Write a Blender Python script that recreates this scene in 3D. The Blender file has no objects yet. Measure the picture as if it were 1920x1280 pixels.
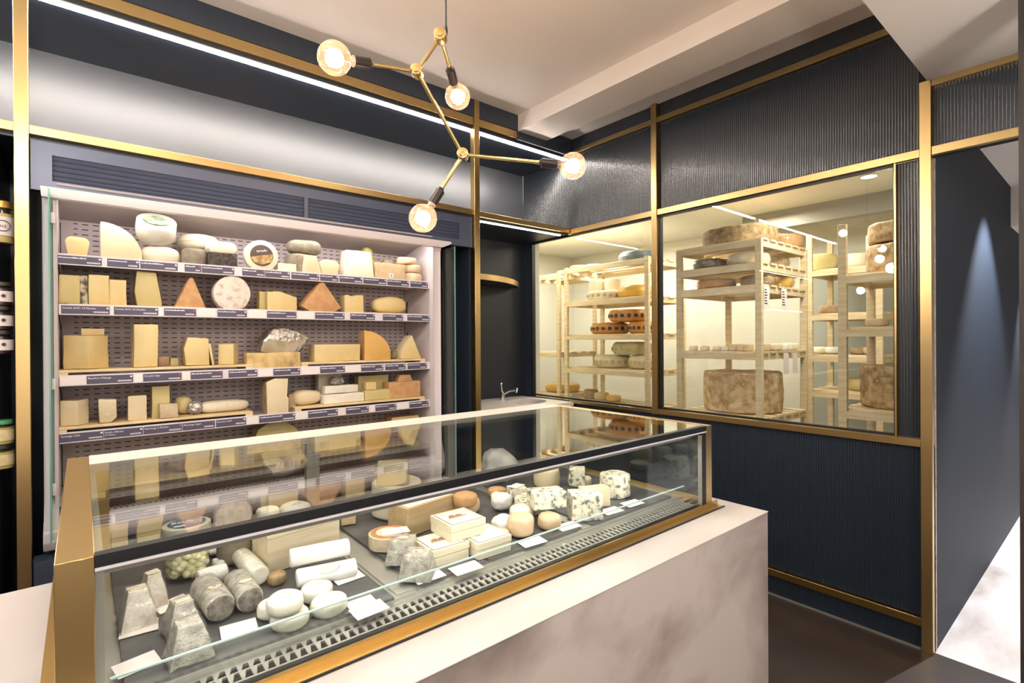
import bpy, bmesh, math, random
from mathutils import Vector, Matrix, noise
random.seed(7)
sc = bpy.context.scene
C = sc.collection
PI = math.pi
# ------------------------------------------------------------------ camera, world, exposure
F, YAW, PIT, ROL, CX, CY, EYE = 967.585, -0.694366, -0.00202386, 0.00565174, 960.0, 637.07, 1.5
MR = Matrix.Rotation(YAW, 3, 'Z') @ Matrix.Rotation(PIT, 3, 'X') @ Matrix.Rotation(ROL, 3, 'Y')
cam_d = bpy.data.cameras.new('camera'); cam = bpy.data.objects.new('camera', cam_d); C.objects.link(cam)
cam_d.sensor_width = 36; cam_d.lens = F / 1920 * 36; cam_d.shift_y = (CY - 640) / 1920
cam_d.clip_start = .01
R3 = Matrix(((MR[0][0], MR[0][2], -MR[0][1]), (MR[1][0], MR[1][2], -MR[1][1]), (MR[2][0], MR[2][2], -MR[2][1])))
cam.matrix_world = Matrix.Translation((0, 0, EYE)) @ R3.to_4x4()
sc.camera = cam
sc.view_settings.view_transform = 'Standard'; sc.view_settings.look = 'None'
sc.view_settings.gamma = 1; sc.view_settings.use_curve_mapping = False
sc.view_settings.exposure = 0.0
sc.cycles.use_denoising = True
sc.cycles.max_bounces = 10; sc.cycles.transparent_max_bounces = 24
sc.cycles.sample_clamp_indirect = 6
sc.cycles.caustics_reflective = False; sc.cycles.caustics_refractive = False
w = bpy.data.worlds.new('world'); sc.world = w; w.use_nodes = True
w.node_tree.nodes['Background'].inputs[0].default_value = (.9, .85, .8, 1)
w.node_tree.nodes['Background'].inputs[1].default_value = .3

def ray(a, b): return MR @ Vector(((a - CX) / F, 1, -(b - CY) / F))
O3 = Vector((0, 0, EYE))
def at_x(v, a, b): d = ray(a, b); return O3 + d * (v / d[0])
def at_y(v, a, b): d = ray(a, b); return O3 + d * (v / d[1])
def at_z(v, a, b): d = ray(a, b); return O3 + d * ((v - EYE) / d[2])
def z_over(P, a, b):
    d = ray(a, b); return EYE + math.hypot(P[0], P[1]) * d[2] / math.hypot(d[0], d[1])

# ------------------------------------------------------------------ lights of the room and added fill
def light(kind, loc, energy, color=(1, .9, .8), size=.1, rot=(0, 0, 0), sy=None, spot=None, blend=.5, spread=None):
    l = bpy.data.lights.new('lamp', kind); o = bpy.data.objects.new('lamp_light', l); C.objects.link(o)
    l.energy = energy; l.color = color; o.location = loc; o.rotation_euler = rot
    if kind == 'AREA':
        l.size = size
        if sy: l.shape = 'RECTANGLE'; l.size_y = sy
        if spread: l.spread = spread
    else: l.shadow_soft_size = size
    if spot: l.spot_size = spot; l.spot_blend = blend
    return o
WARM = (1, .92, .85); WHITE = (1, .95, .9)
# added ceiling fill lamps, out of view (fittings built below)
DOWN = [(-1.6, .1), (.6, .1), (-1.6, -1.6), (.6, -1.6), (2.1, -1.4)]
for x, y in DOWN: light('AREA', (x, y, 2.69), 14, WARM, .25)
FILLS = [(.3, 1.5), (1.6, 1.6), (-1.2, 1.6)]
for x, y in FILLS: light('AREA', (x, y, 3.12), 6, WARM, .22)  # added fill under the high ceiling, unseen and without fittings
for x, y, z, e in ((-1.0, -.9, 2.3, 26), (1.3, -1.1, 2.3, 20), (-1.5, 1.9, 2.35, 50), (-.2, 1.3, 2.6, 28), (2.1, -.25, 2.0, 12)): light('POINT', (x, y, z), e, (1, .94, .88), .06)   # unseen fill lamps added to brighten the room and ceilings
light('AREA', (.3, -2.6, 1.7), 26, (1, .93, .87), 2.4, (PI / 2, 0, 0), 1.6)       # added fill panel behind the viewer, out of view
light('AREA', (.85, 2.967, 2.14), 6.5, (1, .94, .92), 1.75, (math.radians(6), 0, 0), .03)          # refrigerated cabinet canopy tube
light('AREA', (.9, 1.085, 1.112), 3.0, (1, .97, .92), 1.75, (math.radians(20), 0, 0), .02)   # counter display tube
light('AREA', (4.4, 3.6, 2.6), 42, (1, .94, .84), 1.2, (0, 0, 0), .5)
light('AREA', (3.75, 1.2, 2.62), 24, (1, .94, .84), .5)
light('AREA', (4.0, 4.5, 2.62), 35, (1, .92, .8), .6)
light('AREA', (4.5, 2.2, 2.6), 30, (1, .9, .72), .6)
light('SPOT', (4.45, .28, 2.62), 420, (.97, .97, 1), .02, (0, 0, 0), spot=math.radians(84), blend=.5)
light('SPOT', (6.3, .3, 2.3), 300, (.97, .97, 1), .02, (0, 0, 0), spot=math.radians(84), blend=.5)
light('AREA', (4.6, -.7, 2.55), 9, (1, .95, .92), .5)

# ------------------------------------------------------------------ materials
def srgb(c):
    if isinstance(c, str): c = tuple(int(c[i:i + 2], 16) / 255 for i in (0, 2, 4))
    return tuple((v / 12.92 if v <= .04045 else ((v + .055) / 1.055) ** 2.4) for v in c) + (1,)
MT = {}
def new(name):
    m = bpy.data.materials.new(name); m.use_nodes = True; MT[name] = m
    nt = m.node_tree; return m, nt, nt.nodes, nt.links, nt.nodes['Principled BSDF']
def mat(name, col, rough=.5, metal=0, var=None, scale=8, bump=0, bscale=None, stretch=None, emis=None, es=0, spec=.5, coat=0, sss=0, detail=6, thr=(.35, .65), third=None, dist=0):
    m, nt, N, L, B = new(name)
    B.inputs['Base Color'].default_value = srgb(col); B.inputs['Roughness'].default_value = rough
    B.inputs['Metallic'].default_value = metal; B.inputs['Specular IOR Level'].default_value = spec
    B.inputs['Coat Weight'].default_value = coat; B.inputs['Coat Roughness'].default_value = .15
    if sss:
        B.inputs['Subsurface Weight'].default_value = sss; B.inputs['Subsurface Radius'].default_value = (.01, .007, .003)
    tc = N.new('ShaderNodeTexCoord'); mp = N.new('ShaderNodeMapping'); L.new(tc.outputs['Object'], mp.inputs[0])
    if stretch: mp.inputs['Scale'].default_value = stretch
    if var:
        n = N.new('ShaderNodeTexNoise'); n.inputs['Scale'].default_value = scale; n.inputs['Detail'].default_value = detail; n.inputs['Distortion'].default_value = dist
        r = N.new('ShaderNodeValToRGB'); r.color_ramp.elements[0].position = thr[0]; r.color_ramp.elements[1].position = thr[1]
        r.color_ramp.elements[0].color = srgb(col); r.color_ramp.elements[1].color = srgb(var)
        if third: e = r.color_ramp.elements.new(min(.99, thr[1] + .12)); e.color = srgb(third)
        L.new(mp.outputs[0], n.inputs[0]); L.new(n.outputs[0], r.inputs[0]); L.new(r.outputs[0], B.inputs['Base Color'])
    if bump:
        b = N.new('ShaderNodeBump'); b.inputs['Strength'].default_value = bump; b.inputs['Distance'].default_value = .004
        n2 = N.new('ShaderNodeTexNoise'); n2.inputs['Scale'].default_value = bscale or scale * 3; n2.inputs['Detail'].default_value = 6
        L.new(mp.outputs[0], n2.inputs[0]); L.new(n2.outputs[0], b.inputs['Height']); L.new(b.outputs[0], B.inputs['Normal'])
    if emis:
        B.inputs['Emission Color'].default_value = srgb(emis); B.inputs['Emission Strength'].default_value = es
    return m
def glassy(name, tint=(1, 1, 1), f0=.045, rough=.0, bumpy=0, base=0, gain=.9):
    m, nt, N, L, B = new(name); N.remove(B)
    out = N['Material Output']; t = N.new('ShaderNodeBsdfTransparent'); g = N.new('ShaderNodeBsdfGlossy'); mx = N.new('ShaderNodeMixShader')
    t.inputs[0].default_value = (*tint, 1); g.inputs['Roughness'].default_value = rough
    lw = N.new('ShaderNodeLayerWeight'); lw.inputs[0].default_value = .5
    p = N.new('ShaderNodeMath'); p.operation = 'POWER'; p.inputs[1].default_value = 5
    a = N.new('ShaderNodeMath'); a.operation = 'MULTIPLY_ADD'; a.inputs[1].default_value = gain; a.inputs[2].default_value = f0 + base; a.use_clamp = True
    L.new(lw.outputs['Facing'], p.inputs[0]); L.new(p.outputs[0], a.inputs[0]); L.new(a.outputs[0], mx.inputs[0])
    L.new(t.outputs[0], mx.inputs[1]); L.new(g.outputs[0], mx.inputs[2]); L.new(mx.outputs[0], out.inputs[0])
    if bumpy:
        b = N.new('ShaderNodeBump'); b.inputs['Strength'].default_value = bumpy; b.inputs['Distance'].default_value = .01
        n2 = N.new('ShaderNodeTexNoise'); n2.inputs['Scale'].default_value = 45; tc = N.new('ShaderNodeTexCoord')
        L.new(tc.outputs['Object'], n2.inputs[0]); L.new(n2.outputs[0], b.inputs['Height']); L.new(b.outputs[0], g.inputs['Normal']); L.new(b.outputs[0], lw.inputs['Normal'])
    return m
def emit(name, col, s):
    m, nt, N, L, B = new(name); N.remove(B); e = N.new('ShaderNodeEmission'); e.inputs[0].default_value = srgb(col); e.inputs[1].default_value = s
    L.new(e.outputs[0], N['Material Output'].inputs[0]); return m

def brass(name, col, rough):
    return mat(name, col, rough, 1, bump=.015, bscale=60, stretch=(1, 1, .05))
BRASS = brass('brushed_brass', 'CBAE78', .3)
BRASSD = brass('aged_brass', 'BFA063', .28)
LBRASS = mat('lamp_brass', 'CDB27A', .25, 1)
NAVY = mat('navy_paint', '2B3442', .38, spec=.6)
NAVYM = mat('navy_cupboard_paint', '273140', .5)
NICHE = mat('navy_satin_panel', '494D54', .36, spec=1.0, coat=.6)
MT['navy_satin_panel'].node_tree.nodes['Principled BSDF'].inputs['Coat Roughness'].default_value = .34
BLACK = mat('black_rubber', '101318', .4)
GRILLE = mat('navy_grille_metal', '4C546C', .36, .2, spec=.8)
DARK = mat('dark_void', '08090B', .8)
FLUTE = mat('reeded_dark_glass', '1D2630', .24, spec=.9, coat=.3)
FLUTEM = mat('reeded_navy_panel', '1C2732', .38, spec=.5)
PLAST = mat('cream_plaster', 'F2E9E0', .85, var='EDE2D7', scale=1.2, bump=.05, bscale=20)
PLASTW = mat('white_plaster', 'F0E8DF', .85, var='EAE1D7', scale=1.5)
CEMENT = mat('microcement', 'C6BAB3', .55, var='A99B93', scale=1.7, thr=(.40, .50), bump=.06, bscale=14, third='6E625C', detail=10, dist=.6)
CEMENTT = mat('microcement_top', 'CCC3BC', .45, var='B8ACA4', scale=2.6, thr=(.4, .8), bump=.04, bscale=10)
FLOOR = mat('dark_screed_floor', '2B2320', .42, var='3E342E', scale=2.0, bump=.05, bscale=30)
MARBLE = mat('veined_light_floor', 'D9D4D2', .25, var='A49A92', scale=1.6, stretch=(1, 2.6, 1), thr=(.5, .75), detail=8)
STEEL = mat('stainless_steel', 'B9B7B0', .28, 1, bump=.02, bscale=120, stretch=(1, 20, 1))
STEELM = mat('satin_steel', 'BDBBB4', .42, .8)
CHROME = mat('chrome', 'E8E8EA', .08, 1)
FWHITE = mat('cabinet_white_enamel', 'D6CDCF', .42)
FGREY = mat('grey_enamel', 'A9A09C', .5)
LIP = mat('clear_price_rail', 'DCD6DC', .35)
PURPLE = mat('purple_tag_card', '544E64', .5)
CARD = mat('white_card', 'EFE7E4', .6)
TXTW = mat('white_lettering', 'F0EEF2', .6)
TXTR = mat('red_mark', 'C4553F', .6)
TXTK = mat('black_lettering', '25201E', .6)
SLATE = mat('slate', '5C5A5A', .55, var='484748', scale=12, bump=.25, bscale=40)
PINE = mat('pine_wood', 'E4D4B4', .55, var='D2BA90', scale=5, stretch=(1, 1, 8), bump=.03)
PINEX = mat('pine_board', 'E8D3A8', .5, var='D6BA88', scale=6, stretch=(1.2, 14, 8))
BOXW = mat('poplar_box_wood', 'E2D2B4', .6, var='D2BF9D', scale=6, stretch=(1, 12, 12))
KRAFT = mat('tan_box_wood', 'C9AE84', .65, var='BA9C70', scale=5, stretch=(1, 10, 10))
GLASS = glassy('clear_glass', (.97, .99, .98))
GLASST = glassy('counter_top_glass', (.96, .985, .98), f0=.06, base=.05, gain=1.0)
GLASSE = mat('green_glass_edge', '5E9A8A', .15, spec=.8)
GLASSE2 = mat('pale_glass_edge', 'BFD8D0', .15, spec=.8)
BULBG = glassy('amber_bulb_glass', (1, .86, .74), f0=.08, base=.04)
_n = BULBG.node_tree; _m = _n.nodes.new('ShaderNodeMixShader'); _t = _n.nodes.new('ShaderNodeBsdfTranslucent'); _t.inputs[0].default_value = (1, .72, .5, 1); _m.inputs[0].default_value = .018
_o = _n.nodes['Material Output']; _l = _o.inputs[0].links[0].from_socket; _n.links.new(_l, _m.inputs[1]); _n.links.new(_t.outputs[0], _m.inputs[2]); _n.links.new(_m.outputs[0], _o.inputs[0])
JARG = glassy('jar_glass', (.97, .98, .96), f0=.05)
FILM = glassy('cling_film', (.98, .98, .97), f0=.06, rough=.18, bumpy=.7, base=.0, gain=.5)
LED = emit('led_diffuser', 'FFF4EA', 110)
LEDS = emit('shelf_led_diffuser', 'FFF6EE', 26)
FIL = emit('glowing_filament', 'FFD2A0', 90)
DOWNE = emit('downlight_lens', 'FFE9D2', 12)
TUBE = emit('fluorescent_tube', 'FFF3DC', 14)
ROOMW = mat('cold_room_panel', 'D6D3C6', .5)
# cheese
def cheese(name, a, b, scale=9, bump=.25, rough=.55, thr=(.35, .7), third=None, sss=.08): return mat(name, a, rough, var=b, scale=scale, bump=bump, bscale=scale * 4, thr=thr, third=third, sss=sss)
YEL = cheese('yellow_paste', 'E0CC96', 'D5BC7E', 7, .12)
YELG = cheese('olive_yellow_paste', 'CDBE86', 'BEAE70', 7, .12)
ORA = cheese('golden_paste', 'DDB266', 'D0A055', 8, .15)
PALE = cheese('pale_paste', 'E2D4B0', 'D8C8A2', 7, .12)
IVOR = cheese('ivory_paste', 'E9DFC8', 'DCCFB4', 9, .15)
TAN = cheese('tan_rind', 'B39A77', '8E7757', 18, .5, .7, third='CDBB9C')
ORR = cheese('orange_rind', 'CDA271', 'B98A5B', 22, .5, .65, third='E4CBA5')
GREYR = cheese('grey_rind', '8F8672', '6D6554', 22, .6, .8, third='B4A98F')
BROWNR = cheese('brown_mottled_rind', 'B09568', '6E5A40', 26, .7, .8, third='D3C29C')
WHITE_ = cheese('white_bloomy_rind', 'F0EBE0', 'E2D9C8', 14, .35, .75)
WHSP = cheese('white_speckled_rind', 'E9DED2', 'BFA894', 30, .4, .75, thr=(.5, .72))
ASH = cheese('ash_rind', 'CBC4B9', '968F85', 55, .8, .85, third='E6E0D5')
ASHD = cheese('dark_ash_rind', '8E857B', '4E4843', 70, .8, .85, third='BDB4A8')
PEPP = cheese('peppered_crust', '2E2A26', '5A5148', 60, .9, .9, third='8A8072')
BLUE = cheese('blue_veined_paste', 'ECE6D0', 'DDD6BA', 62, .3, .6, thr=(.45, .53), third='5E6966')
MARB = cheese('marbled_paste', '4A463E', 'C9BEA6', 26, .3, .6, thr=(.42, .55))
PINK = cheese('pink_washed_rind', 'DCC5A4', 'CBAE88', 16, .4, .7)
GRN = cheese('green_rind', '9A9650', '7F7C3C', 14, .4, .6)
OREX = cheese('orange_wax', 'D79A52', 'C78842', 10, .1, .35)
YWAX = cheese('yellow_wax', 'DDB55C', 'CFA24A', 10, .1, .35)
CWAX = cheese('cream_wax', 'E9DEBF', 'DBCDA8', 10, .1, .4)
BLUEW = cheese('blue_label_wax', '4C5A66', '6A7882', 10, .1, .4)
BALL = mat('yellow_cheese_ball', 'F2EABF', .35, sss=.1)
PAPER = mat('white_paper_wrap', 'F1EEEA', .7, var='E2DEDA', scale=14, bump=.5, bscale=24)
FOIL = mat('crumpled_film', 'C9C4BE', .25, .55, bump=1, bscale=30, var='8F8A88', scale=24)

# perforated sheet: dark slots in a staggered-free grid
def slotted():
    m, nt, N, L, B = new('perforated_white_steel'); B.inputs['Roughness'].default_value = .5
    tc = N.new('ShaderNodeTexCoord'); s = N.new('ShaderNodeSeparateXYZ'); L.new(tc.outputs['Object'], s.inputs[0])
    def cell(sock, pitch, frac):
        d = N.new('ShaderNodeMath'); d.operation = 'DIVIDE'; d.inputs[1].default_value = pitch; L.new(sock, d.inputs[0])
        f = N.new('ShaderNodeMath'); f.operation = 'FRACT'; L.new(d.outputs[0], f.inputs[0])
        l = N.new('ShaderNodeMath'); l.operation = 'LESS_THAN'; l.inputs[1].default_value = frac; L.new(f.outputs[0], l.inputs[0]); return l
    a = cell(s.outputs['X'], .041, .6); b = cell(s.outputs['Z'], .0255, .2)
    mu = N.new('ShaderNodeMath'); mu.operation = 'MULTIPLY'; L.new(a.outputs[0], mu.inputs[0]); L.new(b.outputs[0], mu.inputs[1])
    g = N.new('ShaderNodeMath'); g.operation = 'GREATER_THAN'; g.inputs[1].default_value = .05; L.new(s.outputs['X'], g.inputs[0])
    m2 = N.new('ShaderNodeMath'); m2.operation = 'MULTIPLY'; L.new(mu.outputs[0], m2.inputs[0]); L.new(g.outputs[0], m2.inputs[1])
    mx = N.new('ShaderNodeMix'); mx.data_type = 'RGBA'; mx.inputs[6].default_value = srgb('C4B6B6'); mx.inputs[7].default_value = srgb('3A3334')
    L.new(m2.outputs[0], mx.inputs[0]); L.new(mx.outputs[2], B.inputs['Base Color']); return m
SLOT = slotted()

# ------------------------------------------------------------------ mesh helpers
def box(x0, x1, y0, y1, z0, z1, bm=None, cuts=0):
    bm = bm or bmesh.new()
    r = bmesh.ops.create_cube(bm, size=1)['verts']
    for v in r: v.co = Vector(((x0 + x1) / 2 + v.co.x * (x1 - x0), (y0 + y1) / 2 + v.co.y * (y1 - y0), (z0 + z1) / 2 + v.co.z * (z1 - z0)))
    if cuts: bmesh.ops.subdivide_edges(bm, edges=list({e for v in r for e in v.link_edges}), cuts=cuts, use_grid_fill=True)
    return bm
def block(w, d, h, tx=0, ty=0, sx=0, sy=0, cuts=0, bm=None):
    """box on z=0 centred, top narrowed by tx/ty and moved by sx/sy"""
    bm = box(-w / 2, w / 2, -d / 2, d / 2, 0, h, bm)
    for v in bm.verts:
        if v.co.z > h / 2: v.co.x = v.co.x * (1 - tx) + sx; v.co.y = v.co.y * (1 - ty) + sy
    if cuts: bmesh.ops.subdivide_edges(bm, edges=bm.edges[:], cuts=cuts, use_grid_fill=True)
    return bm
def prism(prof, d, bm=None):
    """profile in x,z extruded along y by d, centred in y"""
    bm = bm or bmesh.new()
    a = [bm.verts.new((x, -d / 2, z)) for x, z in prof]; b = [bm.verts.new((x, d / 2, z)) for x, z in prof]; n = len(prof)
    bm.faces.new(a); bm.faces.new(b[::-1])
    for i in range(n): bm.faces.new((a[(i + 1) % n], a[i], b[i], b[(i + 1) % n]))
    bmesh.ops.recalc_face_normals(bm, faces=bm.faces[:]); return bm
def lathe(prof, seg=32, bm=None, close=True):
    bm = bm or bmesh.new(); rings = []
    for r, z in prof:
        if r < 1e-6: rings.append([bm.verts.new((0, 0, z))])
        else: rings.append([bm.verts.new((r * math.cos(2 * PI * k / seg), r * math.sin(2 * PI * k / seg), z)) for k in range(seg)])
    for a, b in zip(rings, rings[1:]):
        for k in range(seg):
            k2 = (k + 1) % seg
            q = [a[k % len(a)], a[k2 % len(a)], b[k2 % len(b)], b[k % len(b)]]
            u = []; [u.append(v) for v in q if v not in u]
            if len(u) > 2:
                try: bm.faces.new(u)
                except ValueError: pass
    for rg in (rings[0], rings[-1]):
        if close and len(rg) > 2: bm.faces.new(rg)
    bmesh.ops.recalc_face_normals(bm, faces=bm.faces[:]); return bm
def wheel(r, h, rd=.2, seg=36, bulge=.02):
    rd = min(h * .5, r * .5) * rd * 2
    p = [(0, 0), (r * .5, 0), (r - rd, 0)]
    for k in range(1, 5): a = -PI / 2 + k * PI / 10; p.append((r - rd + rd * math.cos(a), rd + rd * math.sin(a)))
    p += [(r, rd), (r * (1 + bulge), h / 2), (r, h - rd)]
    for k in range(1, 6): a = k * PI / 10; p.append((r - rd + rd * math.cos(a), h - rd + rd * math.sin(a)))
    p += [(r * .5, h), (0, h)]
    return lathe(p, seg)
def tube(a, b, r, seg=12, r2=None, bm=None):
    bm = bm or bmesh.new(); a = Vector(a); b = Vector(b); d = b - a; L = d.length; r2 = r if r2 is None else r2
    q = d.to_track_quat('Z', 'Y').to_matrix().to_4x4(); q.translation = (a + b) / 2
    bmesh.ops.create_cone(bm, cap_ends=True, segments=seg, radius1=r, radius2=r2, depth=L, matrix=q); return bm
def path(pts, r, seg=10, bm=None):
    bm = bm or bmesh.new()
    for a, b in zip(pts, pts[1:]): tube(a, b, r, seg, bm=bm)
    for p in pts[1:-1]: bmesh.ops.create_icosphere(bm, subdivisions=2, radius=r, matrix=Matrix.Translation(p))
    return bm
def ball(r, loc=(0, 0, 0), sub=3, scl=(1, 1, 1), bm=None):
    bm = bm or bmesh.new()
    bmesh.ops.create_icosphere(bm, subdivisions=sub, radius=r, matrix=Matrix.Translation(loc) @ Matrix.Diagonal((*scl, 1))); return bm
def turn(bm, rot, loc=(0, 0, 0)):
    from mathutils import Euler
    bm.transform(Matrix.Translation(loc) @ Euler(rot).to_matrix().to_4x4()); return bm
def onz(bm):
    z = min(v.co.z for v in bm.verts); [setattr(v.co, 'z', v.co.z - z) for v in bm.verts]; return bm
def rough(bm, amp=.002, sc_=30, seed=0):
    bm.normal_update(); off = Vector((seed * 7.3, seed * 3.1, seed * 5.7))
    mv = [(v, v.normal * (noise.noise(v.co * sc_ + off) * amp)) for v in bm.verts]
    for v, d in mv: v.co += d
    return bm
def squarish(bm, w_, d, h, p=.62):
    for v in bm.verts:
        q = Vector((v.co.x / w_ * 2, v.co.y / d * 2, v.co.z / h * 2)); q = Vector([math.copysign(abs(c) ** p, c) for c in q]); q *= 1 / max(1, max(abs(c) for c in q)); v.co = Vector((q.x * w_ / 2, q.y * d / 2, q.z * h / 2))
    return bm
def subd(bm, cuts=2):
    bmesh.ops.subdivide_edges(bm, edges=bm.edges[:], cuts=cuts, use_grid_fill=True); return bm
def bev(bm, wd, seg=2):
    es = [e for e in bm.edges if len(e.link_faces) == 2 and e.calc_face_angle(0) > .5]
    bmesh.ops.bevel(bm, geom=es, offset=wd, segments=seg, affect='EDGES', clamp_overlap=True, profile=.6); return bm
def mk(name, bm, m, parent=None, loc=(0, 0, 0), rot=(0, 0, 0), smooth=True):
    bm.normal_update()
    me = bpy.data.meshes.new(name)
    for e in bm.edges:
        if len(e.link_faces) != 2 or e.calc_face_angle(0) > .65: e.smooth = False
    for f in bm.faces: f.smooth = smooth
    bm.to_mesh(me); bm.free()
    for mm in (m if isinstance(m, (list, tuple)) else [m]): me.materials.append(mm)
    o = bpy.data.objects.new(name, me); C.objects.link(o)
    o.parent = parent; o.location = loc; o.rotation_euler = rot; return o
def tagit(o, label, cat, group=None, kind=None):
    if label: o['label'] = label
    if cat: o['category'] = cat
    if group: o['group'] = group
    if kind: o['kind'] = kind
    return o
def thing(name, label, cat, loc=(0, 0, 0), rz=0, group=None):
    o = bpy.data.objects.new(name, None); C.objects.link(o); o.empty_display_size = .05
    o.location = loc; o.rotation_euler = (0, 0, rz); return tagit(o, label, cat, group)
def solo(name, bm, m, label, cat, loc=(0, 0, 0), rz=0, group=None, rot=None):
    return tagit(mk(name, bm, m, None, loc, rot or (0, 0, rz)), label, cat, group)
def struct(name, bm, m): return tagit(mk(name, bm, m), None, None, None, 'structure')
def paint(bm, fn):
    """second material where fn(face) is true"""
    bm.normal_update()
    for f in bm.faces:
        if fn(f): f.material_index = 1
    return bm
def text(name, s, size, m, parent, loc, rot, ex=.0004, align='LEFT', width=None):
    c = bpy.data.curves.new(name, 'FONT'); c.body = s; c.size = size; c.extrude = ex; c.align_x = align; c.resolution_u = 2
    t = bpy.data.objects.new(name, c); C.objects.link(t); dg = bpy.context.evaluated_depsgraph_get(); dg.update()
    me = bpy.data.meshes.new_from_object(t.evaluated_get(dg)); bpy.data.objects.remove(t); me.materials.clear(); me.materials.append(m)
    if width:
        xs = [v.co.x for v in me.vertices]
        if xs:
            k = min(1, width / max(1e-4, max(xs) - min(xs)))
            for v in me.vertices: v.co.x *= k
    o = bpy.data.objects.new(name, me); C.objects.link(o); o.parent = parent; o.location = loc; o.rotation_euler = rot; return o
def copy_tree(o, loc=None, rz=None, label=None):
    c = o.copy(); C.objects.link(c)
    if loc is not None: c.location = loc
    if rz is not None: c.rotation_euler = (0, 0, rz)
    if label: c['label'] = label
    for ch in list(o.children):
        d = ch.copy(); C.objects.link(d); d.parent = c
        for g in list(ch.children):
            e = g.copy(); C.objects.link(e); e.parent = d
    return c

W = 3.084; YF = 2.93; YB = 3.54; T = .045
# ------------------------------------------------------------------ setting
struct('floor', box(-3.0, 3.1, -3.0, 3.7, -.1, 0), FLOOR)
struct('floor_corridor', box(3.1, 7.5, -1.6, .6, -.1, 0), MARBLE)
struct('floor_cold_room', box(3.1, 5.6, .66, 5.4, -.1, 0), mat('cold_room_floor', '8A857A', .5))
struct('ceiling', box(-3.0, 2.51, .615, 2.93, 3.17, 3.27), PLAST)
struct('trim_1', box(2.51, 2.805, .615, 2.93, 3.05, 3.27), PLAST)              # dropped beam
struct('trim_2', box(2.805, W + .05, .615, 2.93, 3.13, 3.27), PLAST)
struct('ceiling_front', box(-3.0, W + .05, -3.0, .615, 2.705, 3.3), PLASTW)
struct('wall_back', box(-3.0, 3.1, -3.1, -3.0, 0, 3.2), PLASTW)
struct('wall_left', box(-3.1, -3.0, -3.1, 3.7, 0, 3.3), NAVY)
# left facade: the niche above, head panel, rear wall
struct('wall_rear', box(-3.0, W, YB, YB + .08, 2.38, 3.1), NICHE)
struct('wall_rear_low', box(-3.0, W, YB, YB + .08, 0, 2.38), mat('shaded_recess_navy', '1C222C', .42))  # darker than the other navy: recess shade put into the colour
struct('wall_head', box(-3.0, 2.51, YF, YF + .03, 3.05, 3.17), NAVY)
struct('wall_head_right', box(2.51, W, YF + .0, YF + .03, 2.99, 3.13), NAVY)
struct('trim_3', box(-3.0, W, YF + .03, YB, 2.975, 3.17), NAVY)                 # soffit of the lit niche
struct('trim_4', box(-3.0, W, YF + .04, YB, 2.352, 2.40), NAVY)                  # floor of the niche
struct('wall_bay_left', box(-.30, -.27, YF + .04, YB, 0, 2.352), NAVY)
struct('wall_bay_mid', box(2.10, 2.16, YF + .06, YB, 0, 2.352), NAVY)

# right wall: frame of brass, reeded panels, windows
def flutes(y0, y1, z0, z1, x, pitch=.0125, amp=.0026, bm=None):
    bm = bm or bmesh.new(); n = int((y1 - y0) / pitch); S = 6; prev = None
    for i in range(n * S + 1):
        y = y0 + (y1 - y0) * i / (n * S); xx = x - amp * abs(math.sin(PI * i / S))
        a = bm.verts.new((xx, y, z0)); b = bm.verts.new((xx, y, z1))
        if prev: bm.faces.new((prev[0], prev[1], b, a))
        prev = (a, b)
    return bm
struct('wall_right', box(W + .012, W + .05, .6, YB, 2.37, 3.13), DARK)
struct('wall_right_low', box(W + .012, W + .05, .6, YB, 0, .985), DARK)
struct('wall_right_corner', box(W + .0, W + .05, 3.43, YB, .985, 2.37), NAVY)
def panel(name, y0, y1, z0, z1, m=FLUTE, x=W + .010):
    bm = flutes(y0, y1, z0, z1, x); box(x + .0005, x + .006, y0, y1, z0, z1, bm)
    return struct(name, bm, m)
panel('wall_panel_upper_far', 2.17, YB, 2.40, 2.99)
panel('wall_panel_upper_near', .65, 2.09, 2.40, 2.99)
panel('wall_panel_top_far', 2.17, 2.93, 3.04, 3.13)
panel('wall_panel_top_near', .65, 2.09, 3.04, 3.13)
panel('wall_panel_side', .65, .738, 1.01, 2.35)
panel('wall_panel_low', .65, 2.9, .158, .97, FLUTEM)
panel('wall_panel_skirt', .65, 2.9, .0, .113, FLUTEM, W + .006)
panel('wall_panel_over_opening', -1.5, .60, 2.395, 2.68, FLUTE, W + .01)
struct('wall_over_opening', box(W + .018, W + .05, -1.5, .6, 2.35, 2.71), DARK)
struct('baseboard_right', box(W - .004, W + .004, .65, 2.9, 0, .008), STEELM)
def bar(name, bm, m=BRASS): bev(bm, .0015, 1); return struct(name, bm, m)
xf = W - .022
bar('trim_post_right', box(xf, W + .03, .60, .645, 0, 2.705))
bar('trim_post_window', box(xf, W + .03, 2.105, 2.150, .97, 3.13))
bar('trim_post_opening', box(W + .03, W + .05, .598, .61, 0, 2.35), mat('pale_stone_edge', 'CFC3B5', .5, var='A08F80', scale=30))
bar('trim_rail_top', box(xf + .006, W + .012, .645, 2.105, 2.995, 3.03))
bar('trim_rail_top_far', box(xf + .006, W + .012, 2.15, 2.93, 2.995, 3.03))
bar('trim_rail_window_head', box(xf + .006, W + .012, .645, 2.105, 2.352, 2.392))
bar('trim_rail_window_head_far', box(xf + .006, W + .012, 2.15, YF, 2.352, 2.392))
bar('trim_rail_sill', box(xf + .004, W + .012, .645, 2.105, .972, 1.009))
bar('trim_rail_sill_far', box(xf + .004, W + .012, 2.15, 2.95, .972, 1.0))
bar('trim_rail_low', box(xf + .008, W + .012, .645, 2.9, .116, .155), BRASSD)
bar('trim_rail_opening_top', box(xf + .006, W + .012, -1.5, .60, 2.675, 2.705))
bar('trim_rail_opening', box(xf + .006, W + .012, -1.5, .60, 2.352, 2.392))
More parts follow.
